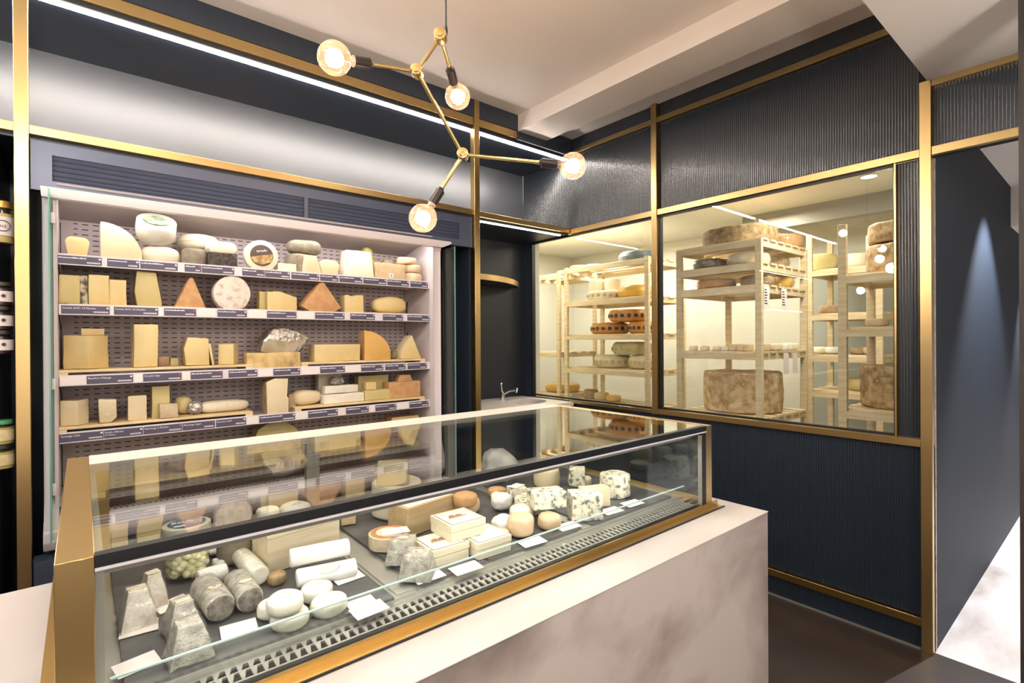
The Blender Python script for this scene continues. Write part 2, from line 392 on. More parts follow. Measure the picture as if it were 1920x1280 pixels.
# windows: dark gasket frame + pane
def window(nm, y0, y1, z0, z1, edge):
    bm = bmesh.new(); t = .012
    box(W, W + .03, y0, y1, z1 - t, z1, bm); box(W, W + .03, y0, y1, z0, z0 + t, bm); box(W, W + .03, y0, y0 + t, z0, z1, bm); box(W, W + .03, y1 - t, y1, z0, z1, bm)
    f = struct(nm, bm, edge)
    mk('pane', box(W + .01, W + .018, y0 + t, y1 - t, z0 + t, z1 - t), GLASS, f); return f
window('window_1', .742, 2.10, 1.008, 2.352, BLACK)
window('window_2', 2.15, 3.43, 1.0, 2.352, BLACK)
bar('trim_window_side', box(xf + .008, W + .012, .738, .748, 1.009, 2.352))
# cold room shell behind the windows
struct('wall_cold_room_far', box(5.5, 5.56, .66, 5.4, 0, 2.75), ROOMW)
struct('wall_cold_room_left', box(3.14, 5.5, 5.2, 5.26, 0, 2.75), ROOMW)
struct('wall_cold_room_right', box(3.14, 5.5, .62, .66, 0, 2.75), ROOMW)
struct('wall_cold_room_front', box(3.136, 3.2, 3.45, 5.2, 0, 2.75), ROOMW)
struct('ceiling_cold_room', box(3.14, 5.5, .66, 5.2, 2.66, 2.72), ROOMW)
struct('trim_5', box(4.9, 5.0, .66, 2.4, 2.5, 2.66), mat('grey_duct', '8D8B84', .5))
# corridor
struct('wall_corridor', box(W + .05, 7.5, .6, .62, 0, 2.75), mat('navy_boarded_wall', '222A35', .6, spec=.2, var='262F3B', scale=3, stretch=(14, 1, .3)))
struct('ceiling_corridor', box(W + .05, 5.55, -1.6, .6, 2.66, 2.75), PLASTW)
struct('ceiling_corridor_far', box(5.55, 7.5, -1.6, .6, 2.35, 2.66), PLASTW)
struct('wall_corridor_end', box(7.5, 7.6, -1.6, .62, 0, 2.7), PLASTW)
struct('wall_corridor_right', box(W + .05, 7.5, -1.7, -1.6, 0, 2.75), NAVY)
P = at_x(2.5, 1911, 640)
struct('trim_6', box(2.5, 2.56, P.y - .12, P.y, 0, 2.7), mat('dark_timber_jamb', '3B3230', .6, var='2A2422', scale=8, stretch=(6, 6, .5)))
# facade brass grid on the left
yf0 = YF - .0
bar('trim_post_left', box(-.212, -.166, yf0, yf0 + .04, 0, 3.17))
bar('trim_post_mid', box(2.105, 2.15, yf0 - .005, yf0 + .045, 0, 3.17))
bar('trim_rail_lower', box(-.166, 2.105, yf0 + .005, yf0 + .04, 2.366, 2.404))
bar('trim_rail_lower_left', box(-3, -.212, yf0 + .005, yf0 + .04, 2.366, 2.404))
bar('trim_rail_lower_right', box(2.15, W, yf0 + .005, yf0 + .04, 2.362, 2.40))
bar('trim_rail_upper', box(-3, -.212, yf0 + .005, yf0 + .03, 2.995, 3.05))
bar('trim_rail_upper_mid', box(-.166, 2.105, yf0 + .005, yf0 + .03, 2.995, 3.05))
bar('trim_rail_upper_right', box(2.15, 2.51, yf0 + .005, yf0 + .03, 2.995, 3.05))
# ------------------------------------------------------------------ light fittings
def led_strip(label, x0, x1, y, z, wd=.034, e=LED):
    t = thing('led_strip', label, 'light', ((x0 + x1) / 2, y, z)); L = (x1 - x0) / 2
    mk('housing', box(-L, L, -wd / 2 - .003, wd / 2 + .003, -.006, 0), STEELM, t)
    mk('diffuser', bev(box(-L, L, -wd / 2, wd / 2, -.014, -.006), .003, 2), e, t); return t
led_strip('long white light strip under the head of the lit niche, left of the chandelier post', -2.9, 3.06, 2.975, 2.975)
led_strip('short white light strip under the niche floor beside the sink', 2.165, 3.0, 2.985, 2.352, .018, LEDS)
led_strip('white light strip above the jars in the left bay', -2.0, -.31, 3.0, 2.352, .018, LEDS)
for i, (x, y) in enumerate(DOWN):  # fittings added for the unseen fill lamps
    t = thing('downlight', ['added fill downlight far left of the viewpoint', 'added fill downlight just right of the viewpoint', 'added fill downlight behind the viewpoint on the left', 'added fill downlight behind the viewpoint on the right', 'added fill downlight near the corridor wall behind the viewpoint'][i], 'light', (x, y, 2.705), 0, 'added ceiling fill downlights')
    mk('trim_ring', lathe([(.06, 0), (.075, 0), (.075, -.006), (.06, -.006), (.06, 0)], 24, close=False), STEELM, t)
    mk('lens', lathe([(0, -.002), (.058, -.002), (.058, -.004), (0, -.004)], 24), DOWNE, t)

# chandelier
def fwd(a, b, D): return O3 + ray(a, b) * D
J0 = fwd(826, 68, 1.72); J1 = fwd(782, 134, 1.68); J2 = fwd(868, 290, 1.78)
bulbs = [(J1, fwd(627, 109, 1.48), .047), (J0, fwd(858, 181, 1.93), .0465), (J2, fwd(793, 409, 1.75), .0475), (J2, fwd(1074, 311, 1.84), .0475)]
ch = thing('chandelier', 'branching brass chandelier with four glowing globe bulbs and black sockets', 'chandelier', J0)
def rel(p): return Vector(p) - J0
mk('cord', tube(rel((J0.x + .022, J0.y, J0.z + .03)), rel((J0.x + .022, J0.y, 3.17)), .003, 8), BLACK, ch)
mk('canopy', tube(rel((J0.x + .022, J0.y, 3.14)), rel((J0.x + .022, J0.y, 3.17)), .05, 24), LBRASS, ch)
mk('cord_grip', tube(rel((J0.x + .022, J0.y, J0.z + .015)), rel((J0.x + .022, J0.y, J0.z + .04)), .008, 10, .005), BLACK, ch)
vd = Vector((math.sin(-YAW), math.cos(YAW), 0))
for j in (J0, J1, J2):
    b = tube(rel(j) - vd * .02, rel(j) + vd * .02, .019 if j is not J0 else .021, 24); tube(rel(j) - vd * .024, rel(j) - vd * .02, .012, 16, bm=b)
    mk('hub', bev(b, .002, 2), LBRASS, ch)
mk('arm', tube(rel(J0), rel(J1), .0062), LBRASS, ch); mk('arm', tube(rel(J1), rel(J2), .0062), LBRASS, ch)
for j, b, r in bulbs:
    d = (b - j).normalized(); s1 = b - d * (r + .062); s0 = b - d * (r + .012)
    bm = tube(rel(j), rel(s1), .0062); tube(rel(s1 - d * .035), rel(s1), .0065, bm=bm); mk('arm', bm, LBRASS, ch)
    bm = tube(rel(s1 - d * .004), rel(s0), .0165, 20); tube(rel(s1 - d * .014), rel(s1), .009, 16, r2=.0155, bm=bm)
    so = mk('socket', bm, mat('black_socket', '241C1C', .35) if 'black_socket' not in MT else MT['black_socket'], ch)
    q = d.to_track_quat('Z', 'Y').to_matrix().to_4x4()
    # globe with a neck
    pr = [(.013, -r - .014), (.0135, -r - .004)]
    for k in range(2, 22):
        a = -PI / 2 + k * PI / 22 ; pr.append((max(.0135, r * math.cos(a)), r * math.sin(a)))
    pr.append((0, r)); g = lathe(pr, 32, close=False); g.transform(Matrix.Translation(rel(b)) @ q)
    bo = mk('bulb', g, BULBG, ch)
    fb = bmesh.new()
    for k in range(8):
        a = k * 2 * PI / 8; rr = r * .46
        pts = [Vector((rr * .55 * math.cos(a), rr * .55 * math.sin(a), -r * .45)), Vector((rr * math.cos(a + .2), rr * math.sin(a + .2), r * .35)), Vector((rr * .6 * math.cos(a + .4), rr * .6 * math.sin(a + .4), -r * .4))]
        path(pts, .0016, 5, bm=fb)
    fb.transform(Matrix.Translation(rel(b)) @ q); mk('filament', fb, FIL, bo)
    sb = tube((0, 0, -r - .01), (0, 0, -r * .35), .005, 8, .003); sb.transform(Matrix.Translation(rel(b)) @ q); mk('stem', sb, JARG, bo)
    light('POINT', b, 9, (1, .8, .6), .03)
# ------------------------------------------------------------------ ventilation grille above the refrigerated cabinet
gx0, gx1, gz0, gz1, gy = -.163, 2.10, 2.14, 2.352, YF + .02
vg = thing('ventilation_grille', 'slate blue louvred ventilation panel above the refrigerated wall cabinet', 'vent', (gx0, gy, gz0))
bays = [(-.095, .955), (.975, 1.99)]
bm = bmesh.new(); H_ = gz1 - gz0; lz0, lz1 = .045, .155
box(0, gx1 - gx0, 0, .02, 0, lz0, bm); box(0, gx1 - gx0, 0, .02, lz1, H_ - .004, bm)
xs = [0] + [v - gx0 for b in bays for v in b] + [gx1 - gx0]
for a, b in zip(xs[::2], xs[1::2]): box(a, b, 0, .02, lz0, lz1, bm)
mk('frame', bm, GRILLE, vg)
mk('backing', box(0, gx1 - gx0, .045, .05, 0, H_ - .004), DARK, vg)
for a, b in bays:
    for k in range(5):
        z = lz0 + .006 + k * (lz1 - lz0) / 5
        s = box(a - gx0, b - gx0, -.010, .010, -.0015, .0015); turn(s, (math.radians(-62), 0, 0), (0, .014, z + .008)); mk('slat', s, GRILLE, vg)

# ------------------------------------------------------------------ refrigerated wall cabinet
yl, yb_, xl, xr = 2.985, 3.32, -.08, 1.775
LZ = [at_y(yl, *p).z for p in ((107, 472), (112, 569), (110, 704), (108, 812))]
LZ = [1.884, at_y(yl, 112, 569).z, at_y(yl, 110, 704).z, at_y(yl, 108, 812).z]
SZ = [z - .012 for z in LZ]                # shelf surfaces
DZ = .80                                   # lower deck
rc = thing('refrigerated_wall_cabinet', 'open white refrigerated wall cabinet holding four shelves of cheese', 'refrigerated cabinet', (0, 0, 0))
mk('back_panel', box(0, xr - xl, 0, .01, 0, 2.12 - DZ), SLOT, rc, (xl, yb_, DZ))
def endp(x0, x1, y0=2.93):
    pr = [(y0 + .02, 2.13), (y0 - .01, 2.12), (y0 + .012, 2.08), (y0 + .012, .84), (y0 - .03, .72), (y0 - .04, .66), (y0, .62), (3.36, .62), (3.36, 2.13)]
    bm = prism(pr, x1 - x0); turn(bm, (0, 0, PI / 2)); bm.transform(Matrix.Translation(((x0 + x1) / 2, 0, 0))); return bev(bm, .004, 2)
mk('end_panel', endp(-.128, xl), FWHITE, rc); mk('end_panel', endp(xr, 1.832), FWHITE, rc)
mk('glass_side', box(-.104, -.099, 2.80, 2.945, .68, 2.12), GLASSE, rc)
mk('glass_side', bev(box(1.85, 1.856, 2.80, 2.945, .68, 2.10), .001, 1), GLASS, rc)
mk('glass_edge', box(1.849, 1.857, 2.797, 2.80, .68, 2.10), GLASSE, rc)
for z in (1.99, 1.30, .86): mk('glass_clip', bev(box(-.099, -.085, 2.86, 2.90, z, z + .045), .003), FWHITE, rc)
mk('upright', box(-.093, -.087, 2.93, 2.945, .66, 2.1), FWHITE, rc)
mk('canopy', bev(prism([(-.128, 0), (1.83, 0), (1.90, .03), (1.90, .045), (-.133, .045)], .04), .004, 2), FWHITE, rc, (0, 2.925, 2.105))
tpn = prism([(3.0, 2.16), (3.32, 2.09), (3.36, 2.17), (3.0, 2.17)], xr - xl); turn(tpn, (0, 0, PI / 2), ((xl + xr) / 2, 0, 0)); mk('top_panel', tpn, FGREY, rc)
mk('canopy_roof', box(xl, xr, 2.945, 3.36, 2.171, 2.18), FGREY, rc)
mk('lower_deck', box(xl, xr, 2.99, yb_, DZ - .02, DZ), FGREY, rc)
mk('bumper', turn(bev(prism([(2.905, .62), (2.885, .66), (2.89, .70), (2.93, .74), (2.99, .74), (2.99, .62)], xr - xl + .1), .008, 3), (0, 0, PI / 2), ((xl + xr) / 2, 0, 0)), FWHITE, rc)
gb = bmesh.new()
for k in range(84): box(xl + .01 + k * .0218, xl + .022 + k * .0218, 2.945, 2.985, .741, .745, gb)
mk('air_grille', gb, mat('dark_grille_slots', '6A6468', .5), rc)
mk('plinth', box(-.128, 1.832, 2.96, 3.36, 0, .62), NAVYM, rc)
for xx in (xl + .002, xr - .002):
    pr = [(0, 0), (0, 1.26)] + [q for k in range(25, -1, -1) for q in ((.012, .05 + k * .048 + .022), (.004, .05 + k * .048 + .018), (.004, .05 + k * .048 - .002), (.012, .05 + k * .048 - .006))]
    mk('shelf_rack', turn(prism(pr, .004), (0, 0, PI / 2)), BLACK, rc, (xx, 3.29, DZ))
LH = .037
for i, z in enumerate(SZ):
    sh = mk('shelf', box(xl + .004, xr - .004, yl + .004, yb_ - .002, z - .022, z), FWHITE, rc)
    mk('price_rail', box(xl + .002, xr - .002, yl, yl + .004, z - .036, z + .012), LIP, sh)
    for xx in (xl + .006, xr - .012):
        bk = prism([(0, 0), (.30, 0), (.30, -.10), (.22, -.05), (.06, -.028)], .004); turn(bk, (0, 0, PI / 2)); mk('bracket', bk, FWHITE, sh, (xx, yl + .02, z - .022))
# cupboard door left of the counter below the cabinet
cd = thing('base_cupboard', 'navy base cupboard with slim steel pull below the refrigerated cabinet', 'cupboard', (-.16, 2.86, 0))
mk('body', box(.0, .45, .02, .09, .06, .60), NAVYM, cd); d_ = mk('door', bev(box(.004, .24, .0, .018, .07, .595), .002), NAVYM, cd)
mk('handle', box(.115, .120, -.012, 0, .33, .5), STEELM, d_)

# wooden boards under the cheese
def board(shelf, px0, px1, lab, y0=yl - .004, dp=.22, feet=True, th=.012, rise=.022):
    x0 = at_y(y0, px0, 640).x; x1 = at_y(y0, px1, 640).x; z = SZ[shelf]
    t = thing('wooden_board', lab, 'board', (x0, y0 + .006, z), 0, 'pine boards on the cabinet shelves')
    mk('plank', bev(box(0, x1 - x0, 0, dp, rise, rise + th), .0015, 1), PINEX, t)
    for a in (0, x1 - x0 - .035): mk('foot', box(a, a + .035, .001, dp - .001, 0, rise), PINEX, t)
    return z + rise + th
B2 = board(1, 128, 385, 'pine board on the second shelf under the yellow blocks', rise=.004, th=.010)
board(1, 472, 500, 'short end of pine board on the second shelf right of the speckled round', rise=.004, th=.010)
board(1, 665, 790, 'pine board on the second shelf under the oval yellow loaf', rise=.004, th=.010)
B3 = board(2, 107, 475, 'pine board on the left of the third shelf', y0=yl - .004)
board(2, 566, 798, 'pine board on the right of the third shelf')
B4 = board(3, 104, 474, 'pine board on the left of the fourth shelf')
board(3, 553, 797, 'pine board on the right of the fourth shelf')

# ------------------------------------------------------------------ cheese on the shelves
def spot(z, pl, pr, top, y):
    a = at_y(y, pl, top); b = at_y(y, pr, top); return (a.x + b.x) / 2, abs(b.x - a.x), at_y(y, (pl + pr) / 2, top).z - z
def quarter(w_, h_, n=10):            # upright left edge, arc falling to the right
    return [(-w_ / 2, 0), (w_ / 2, 0)] + [(-w_ / 2 + w_ * math.cos(a), h_ * .12 + h_ * .88 * math.sin(a)) for a in [k * PI / 2 / n for k in range(1, n)]] + [(-w_ / 2, h_)]
def disc(w_, h_, n=28): return [(w_ / 2 * math.cos(2 * PI * k / n), h_ / 2 + h_ / 2 * math.sin(2 * PI * k / n)) for k in range(n)]
def loaf(w_, h_, n=8):
    r = min(h_ * .55, w_ * .3); p = [(-w_ / 2 + r * .4, 0), (w_ / 2 - r * .4, 0)]
    p += [(w_ / 2 - r + r * math.cos(a), h_ - r + r * math.sin(a)) for a in [k * PI / 2 / n for k in range(n + 1)]]
    p += [(-w_ / 2 + r - r * math.sin(a), h_ - r + r * math.cos(a)) for a in [k * PI / 2 / n for k in range(n + 1)]]; return p
def cutfaces(bm, y): return paint(bm, lambda f: f.normal.y > -.55)
G1 = 'cheeses on the top shelf'; G = ['cheeses on the top shelf', 'cheeses on the second shelf', 'cheeses on the third shelf', 'cheeses on the fourth shelf', 'cheeses on the cabinet floor']
def put(kind, shelf, pl, pr, top, label, m, rind=None, dp=.1, y=None, base=None, rz=0, seed=None, prof=None, **kw):
    y = (yl + .02) if y is None else y; z = SZ[shelf] if base is None else base
    x, w_, h = spot(z, pl, pr, top, y); mats = [m, rind or m]; name = kw.get('name', 'cheese')
    seed = seed or int(pl)
    if kind == 'block': bm = subd(block(w_, dp, h, kw.get('tx', 0), kw.get('ty', 0), kw.get('sx', 0), kw.get('sy', 0)), 3); rough(bm, .004, 14, seed); bev(bm, .003); paint(bm, lambda f: f.normal.z > .5 or f.normal.y > .5)
    elif kind == 'corner':                      # block standing corner to the front
        d = w_ / 1.36; bm = subd(block(d, d, h), 3); turn(bm, (0, 0, PI / 4 + kw.get('a', .1))); rough(bm, .004, 14, seed); bev(bm, .003); paint(bm, lambda f: f.normal.z > .5); dp = w_
    elif kind == 'wheel': bm = wheel(w_ / 2, h, kw.get('rd', .3)); rough(bm, .004, 16, seed); dp = w_
    elif kind == 'lump': bm = squarish(ball(.5, sub=4, scl=(w_, dp, h)), w_, dp, h, .72); rough(bm, h * .10, 1.6 / max(w_, .03), seed); (rough(bm, .009, 75, seed) if m is FOIL else None); onz(bm)
    else:
        pf = {'quarter': quarter, 'disc': disc, 'loaf': loaf}.get(kind)
        pf = pf(w_, h) if pf else [(a * w_, b * h) for a, b in prof]
        bm = prism(pf, dp); bev(bm, min(.006, dp * .2, h * .1)); rough(bm, .0025, 20, seed); cutfaces(bm, 0)
    if kind == 'lump': mats = [m]
    return solo(name, onz(bm), mats, label, 'cheese', (x, y + dp / 2, z), rz, kw.get('group', G[shelf] if shelf < 5 else None))
def wrap(o, k=1.05, amp=.006, m=None):
    """loose film around a cheese"""
    vs = [Vector(v.co) for v in o.data.vertices]; mn = Vector([min(v[i] for v in vs) for i in range(3)]); mx = Vector([max(v[i] for v in vs) for i in range(3)])
    bm = bmesh.new(); bm.from_mesh(o.data); c = (mn + mx) / 2
    for v in bm.verts: v.co = c + (v.co - c) * k; v.co.z = max(v.co.z, .0004)
    if len(bm.verts) < 1500: bmesh.ops.subdivide_edges(bm, edges=bm.edges[:], cuts=1, use_grid_fill=True)
    rough(bm, amp, 42, 3)
    for v in bm.verts: v.co.z = max(v.co.z, .0004)
    for f in bm.faces: f.material_index = 0
    return mk('plastic_wrap', bm, m or FILM, o)
S0 = 0
put('loaf', 0, 122, 168, 444, 'small pale yellow cheese with rounded rind at the left end of the top shelf', YEL, PALE, .09)
put('quarter', 0, 188, 267, 419, 'large pale quarter wheel standing upright on the top shelf', PALE, IVOR, .10)
w1 = put('wheel', 0, 265, 342, 461, 'white wheel under the film-wrapped round on the top shelf', IVOR, dp=.1, rd=.45)
o = put('wheel', 0, 256, 333, 409, 'film-wrapped white round with oval green label on the top shelf', WHITE_, base=0, rd=.45); 
zt = at_y(yl + .05, 300, 461).z
o.data = o.data.copy(); bmx = bmesh.new(); bmx.from_mesh(o.data); r_ = max(v.co.x for v in bmx.verts); hz = max(v.co.z for v in bmx.verts)
for v in bmx.verts: v.co.z *= .085 / hz
turn(bmx, (math.radians(40), 0, 0)); onz(bmx); bmx.to_mesh(o.data); bmx.free(); o.location.z = zt + .0; o.location.y = yl + .10; wrap(o, 1.03, .004)
lb = lathe([(0, 0), (.058, 0), (.058, .0015), (0, .0015)], 28); lb.transform(Matrix.Diagonal((1, .72, 1, 1)))
tz = Vector((0, -.088 * math.sin(math.radians(40)), .085 * math.cos(math.radians(40))))
zz = r_ * math.sin(math.radians(40))
mk('label', lb, mat('dark_green_label', '3E5344', .4, var='9BA582', scale=30), o, (0, -.085 * math.sin(math.radians(40)) - .003, zz + .085 * math.cos(math.radians(40)) + .003), (math.radians(40), 0, 0))
put('wheel', 0, 342, 392, 465, 'small grey-rinded cheese under the long pale oval on the top shelf', GREYR, rd=.35)
zt = at_y(yl + .03, 370, 463).z
put('wheel', 0, 336, 418, 437, 'long pale oval cheese lying across two others on the top shelf', IVOR, base=zt + .004, rd=.48, y=yl + .115)
put('block', 0, 390, 445, 474, 'dark peppered half round on the top shelf', PEPP, dp=.12)
put('loaf', 0, 390, 445, 453, 'cream half round resting on the dark peppered cheese', IVOR, WHITE_, .11, base=at_y(yl + .02, 417, 474).z)
o = put('disc', 0, 458, 522, 450, 'upright round cheese with brown picture label on the top shelf', IVOR, IVOR, .045, y=yl + .012)
hh = max(v.co.z for v in o.data.vertices)
lb = lathe([(0, 0), (.058, 0), (.058, .001), (0, .001)], 32)
lab_ = mk('label', lb, mat('brown_picture_label', '4A3A34', .4), o, (0, -.0235, hh / 2), (PI / 2, 0, 0))
mk('picture', prism([(-.055, -.012), (.056, .014), (.05, -.03), (.0, -.048), (-.04, -.038)], .0006), mat('golden_picture', 'D9B577', .5, var='8A6A3A', scale=40), lab_, (0, 0, .002), (-PI / 2, 0, 0))
text('lettering', 'tartufo', .019, TXTW, lab_, (0, .02, .0025), (0, 0, .15), align='CENTER')
put('block', 0, 521, 556, 494, 'low ivory slab beside the upright labelled round', IVOR, dp=.08)
put('wheel', 0, 543, 600, 476, 'film-wrapped half wheel under the green-grey melon-shaped cheese', GREYR, rd=.2)
put('block', 0, 568, 604, 479, 'pale cut wedge in front of the wrapped half wheel on the top shelf', PALE, dp=.03, y=yl + .004, tx=.4, sx=-.012)
put('lump', 0, 545, 607, 446, 'grey-green melon-shaped cheese on top of the wrapped half wheel', GREYR, dp=.13, base=at_y(yl + .05, 575, 477).z)
put('loaf', 0, 600, 637, 487, 'pale drum-shaped cheese right of the cut wedge on the top shelf', PALE, IVOR, .09)
put('block', 0, 645, 702, 470, 'tall tapered ivory block on the top shelf', IVOR, IVOR, .1, tx=.18, ty=.3, y=yl + .01)
put('lump', 0, 676, 708, 464, 'greenish round cheese behind the tall tapered ivory block', GRN, dp=.08, y=yl + .125)
o = put('block', 0, 703, 760, 494, 'tan paper-wrapped block with small white label on the top shelf', mat('tan_wrap', 'C9B28C', .6, var='BFA67E', scale=20), dp=.1)
lb_ = mk('label', box(-.014, .014, -.0012, 0, 0, .026), CARD, o, (.004, -.054, .02)); mk('emblem', lathe([(.003, 0), (.006, 0), (.006, .0008), (.003, .0008)], 12, close=False), TXTK, lb_, (0, -.0014, .013), (PI / 2, 0, 0))
put('lump', 0, 716, 745, 480, 'small dark greenish piece behind the tan paper-wrapped block', GREYR, dp=.07, y=yl + .13)
for i, (a, b, tp, bt, q) in enumerate([(763, 798, 511, 0, 'bottom'), (765, 795, 496, 511, 'middle'), (754, 788, 482, 496, 'top')]):
    zb = SZ[0] if i == 0 else at_y(yl + .02, 775, bt).z
    put('wheel', 0, a, b, tp, f'small pink-rinded cheese, {q} of three stacked at the right of the top shelf', PINK, base=zb, rd=.3)
# second shelf
b = B2; y2 = yl + .03
put('block', 1, 110, 150, 516, 'olive-yellow block at the left end of the second shelf', YELG, dp=.11, base=b, y=y2 + .005)
put('block', 1, 149, 165, 516, 'narrow dark marbled piece between the yellow blocks of the second shelf', MARB, dp=.08, base=b, y=y2 + .02)
put('block', 1, 166, 205, 516, 'tall yellow block right of the marbled piece on the second shelf', YEL, dp=.11, base=b, y=y2)
put('block', 1, 205, 237, 525, 'shorter yellow block right of the tall one on the second shelf', YEL, dp=.10, base=b, y=y2)
put('profile', 1, 252, 304, 509, 'tall leaning olive cheese wedge on the second shelf', YELG, TAN, .11, base=b, y=y2, prof=[(-.42, 0), (.5, 0), (.5, .12), (.28, .98), (-.42, 1), (-.5, .4)])
put('profile', 1, 325, 388, 520, 'triangular orange-rinded wedge pointing up on the second shelf, left of the speckled round', ORR, ORR, .10, y=yl + .008, prof=[(-.5, 0), (.5, 0), (.08, 1), (-.02, 1)])
put('disc', 1, 400, 470, 517, 'upright white round with brown speckles on the second shelf', WHSP, WHSP, .075, y=yl + .008)
put('block', 1, 486, 503, 546, 'narrow olive piece behind the yellow wedge on the second shelf', YELG, dp=.06, base=b, y=yl + .07)
put('profile', 1, 501, 557, 546, 'yellow wedge with sloping top right of the speckled round', YEL, YELG, .11, base=SZ[1] + .006, y=y2, prof=[(-.5, 0), (.5, 0), (.5, .72), (-.1, 1), (-.5, .95)])
put('profile', 1, 565, 640, 530, 'large orange-rinded fan wedge pointing up on the second shelf, right of the speckled round', ORR, ORR, .09, y=yl + .008, prof=[(-.5, .22), (-.3, .06), (0, 0), (.3, .04), (.5, .2), (.06, 1), (-.04, 1)])
put('profile', 1, 646, 682, 552, 'yellow piece with notched top between the fan wedge and the oval loaf', YEL, YEL, .08, base=SZ[1] + .006, y=yl + .02, prof=[(-.5, 0), (.5, 0), (.5, 1), (.1, .97), (-.1, .88), (-.3, .97), (-.5, .95)])
put('lump', 1, 703, 767, 557, 'oval yellow loaf near the right end of the second shelf', YEL, dp=.11, base=b, y=y2)
# third shelf
b = B3; y3 = yl + .02
put('corner', 2, 119, 203, 629, 'big yellow block turned corner-on at the left end of the third shelf', YEL, TAN, base=b, y=y3)
put('block', 2, 153, 196, 617, 'thin yellow slab lying on the big corner-on block', YEL, TAN, .07, base=at_y(y3 + .06, 170, 629).z, y=y3 + .06)
put('block', 2, 250, 295, 609, 'tallest upright yellow cheese slab, on the left board of the third shelf', YEL, TAN, .10, base=b, y=y3, sx=.003)
put('block', 2, 297, 317, 669, 'small tan offcut right of the tallest yellow slab', TAN, dp=.05, base=b, y=y3 + .09)
put('block', 2, 319, 335, 671, 'tiny yellow offcut between the tall slab and the next block of the third shelf', YELG, dp=.04, base=b, y=y3 + .09)
put('profile', 2, 344, 393, 632, 'yellow block with sloping top in the middle of the left third-shelf board', YEL, TAN, .11, base=b, y=y3, prof=[(-.42, 0), (.5, 0), (.46, .95), (-.35, 1), (-.5, .6)])
put('profile', 2, 389, 403, 643, 'thin yellow slice leaning on the sloping block', YEL, TAN, .08, base=b, y=y3, prof=[(.1, 0), (.5, 0), (0, 1), (-.5, .97)])
put('corner', 2, 411, 452, 645, 'pale yellow wedge with rounded rind at the right of the left third-shelf board', YEL, YELG, base=b, y=y3, a=.3)
put('block', 2, 463, 563, 661, 'long crumbly rustic slab below the film-wrapped wedge on the third shelf', mat('crumbly_paste', 'DCC28A', .7, var='C0A069', scale=16, bump=.8, bscale=40, thr=(.4, .6), third='8F7B57'), dp=.10, y=yl + .012)
o = put('profile', 2, 488, 577, 615, 'large wedge in shiny crumpled film on top of the rustic slab', mat('wrapped_tan_rind', '9A8A6C', .5, var='B9AE98', scale=14), TAN, .10, base=at_y(yl + .03, 520, 661).z, y=yl + .02, prof=[(-.5, .05), (-.2, 0), (.3, 0), (.45, .35), (.5, .62), (.3, .85), (0, 1), (-.25, .9), (-.42, .5)]); wrap(o, 1.05, .016, glassy('shiny_film', (.95, .95, .96), f0=.22, rough=.08, bumpy=1.0, base=.1))
put('block', 2, 590, 675, 646, 'long yellow brick on the right third-shelf board', YEL, TAN, .10, base=b, y=y3)
put('quarter', 2, 683, 733, 619, 'golden curved wedge standing upright on the right third-shelf board', ORA, ORR, .09, base=b, y=y3)
put('lump', 2, 735, 749, 658, 'small dark greenish lump between the two upright wedges of the third shelf', GREYR, dp=.05, base=b, y=y3 + .05)
put('profile', 2, 751, 790, 628, 'holed pale yellow triangle at the right end of the third shelf', YEL, PALE, .09, base=b, y=y3, prof=[(-.5, 0), (.5, 0), (.05, 1), (-.3, .62), (-.47, .3)])
# fourth shelf
b = B4
put('corner', 3, 112, 166, 751, 'brown-rinded half round with cut face at the left end of the fourth shelf', PALE, BROWNR, base=b, y=yl + .02, a=.25)
o = put('profile', 3, 182, 220, 748, 'small wedge in cling film, second from left on the fourth shelf', PALE, TAN, .08, base=b, y=yl + .03, prof=[(-.4, 0), (.2, 0), (.5, .2), (.45, .95), (-.45, 1)]); wrap(o, 1.08, .008)
put('block', 3, 240, 275, 742, 'squarish pale wedge, third from left on the fourth shelf', PALE, TAN, .08, base=b, y=yl + .04)
put('block', 3, 285, 318, 724, 'tall tan-topped wedge on the left fourth-shelf board', YELG, TAN, .09, base=b, y=yl + .06)
o = put('block', 3, 300, 334, 758, 'small pink packet in cling film in front of the tall tan-topped wedge', PINK, dp=.05, base=b, y=yl + .005); wrap(o, 1.06, .006)
put('lump', 3, 328, 362, 745, 'olive-brown wrapped wedge behind the pink packet', YELG, dp=.08, base=b, y=yl + .09)
put('lump', 3, 352, 384, 757, 'ball of crumpled cling film at the middle of the left fourth-shelf board', FOIL, dp=.06, base=b, y=yl + .05, name='plastic_bag')
o = put('lump', 3, 374, 470, 750, 'flat long white cheese in cling film at the right of the left fourth-shelf board', IVOR, dp=.10, base=b, y=yl + .05); wrap(o, 1.05, .008)
put('profile', 3, 497, 541, 709, 'tall beige slab with notched right edge between the fourth-shelf boards', PALE, TAN, .10, y=yl + .012, prof=[(-.42, 0), (.5, 0), (.5, .42), (.44, .5), (.5, .98), (-.1, 1), (-.46, .9)])
put('block', 3, 541, 556, 738, 'narrow tan piece behind the tall beige slab', TAN, dp=.06, y=yl + .08)
put('lump', 3, 554, 606, 732, 'low yellowish domed round at the left of the right fourth-shelf board', PALE, dp=.11, base=b, y=yl + .04)
put('block', 3, 607, 683, 738, 'white bloomy brick, lower of the two stacked on the fourth shelf', WHITE_, dp=.07, base=b, y=yl + .03)
put('block', 3, 610, 672, 723, 'white bloomy brick, upper of the two stacked on the fourth shelf', WHITE_, dp=.07, base=at_y(yl + .03, 640, 737).z, y=yl + .035)
put('block', 3, 597, 640, 700, 'film-wrapped slab leaning behind the white bloomy bricks', IVOR, TAN, .05, base=b, y=yl + .16)
put('lump', 3, 622, 650, 708, 'crumpled film ball on top of the white bloomy bricks', FOIL, dp=.06, base=at_y(yl + .05, 640, 723).z + .003, y=yl + .05, name='plastic_bag')
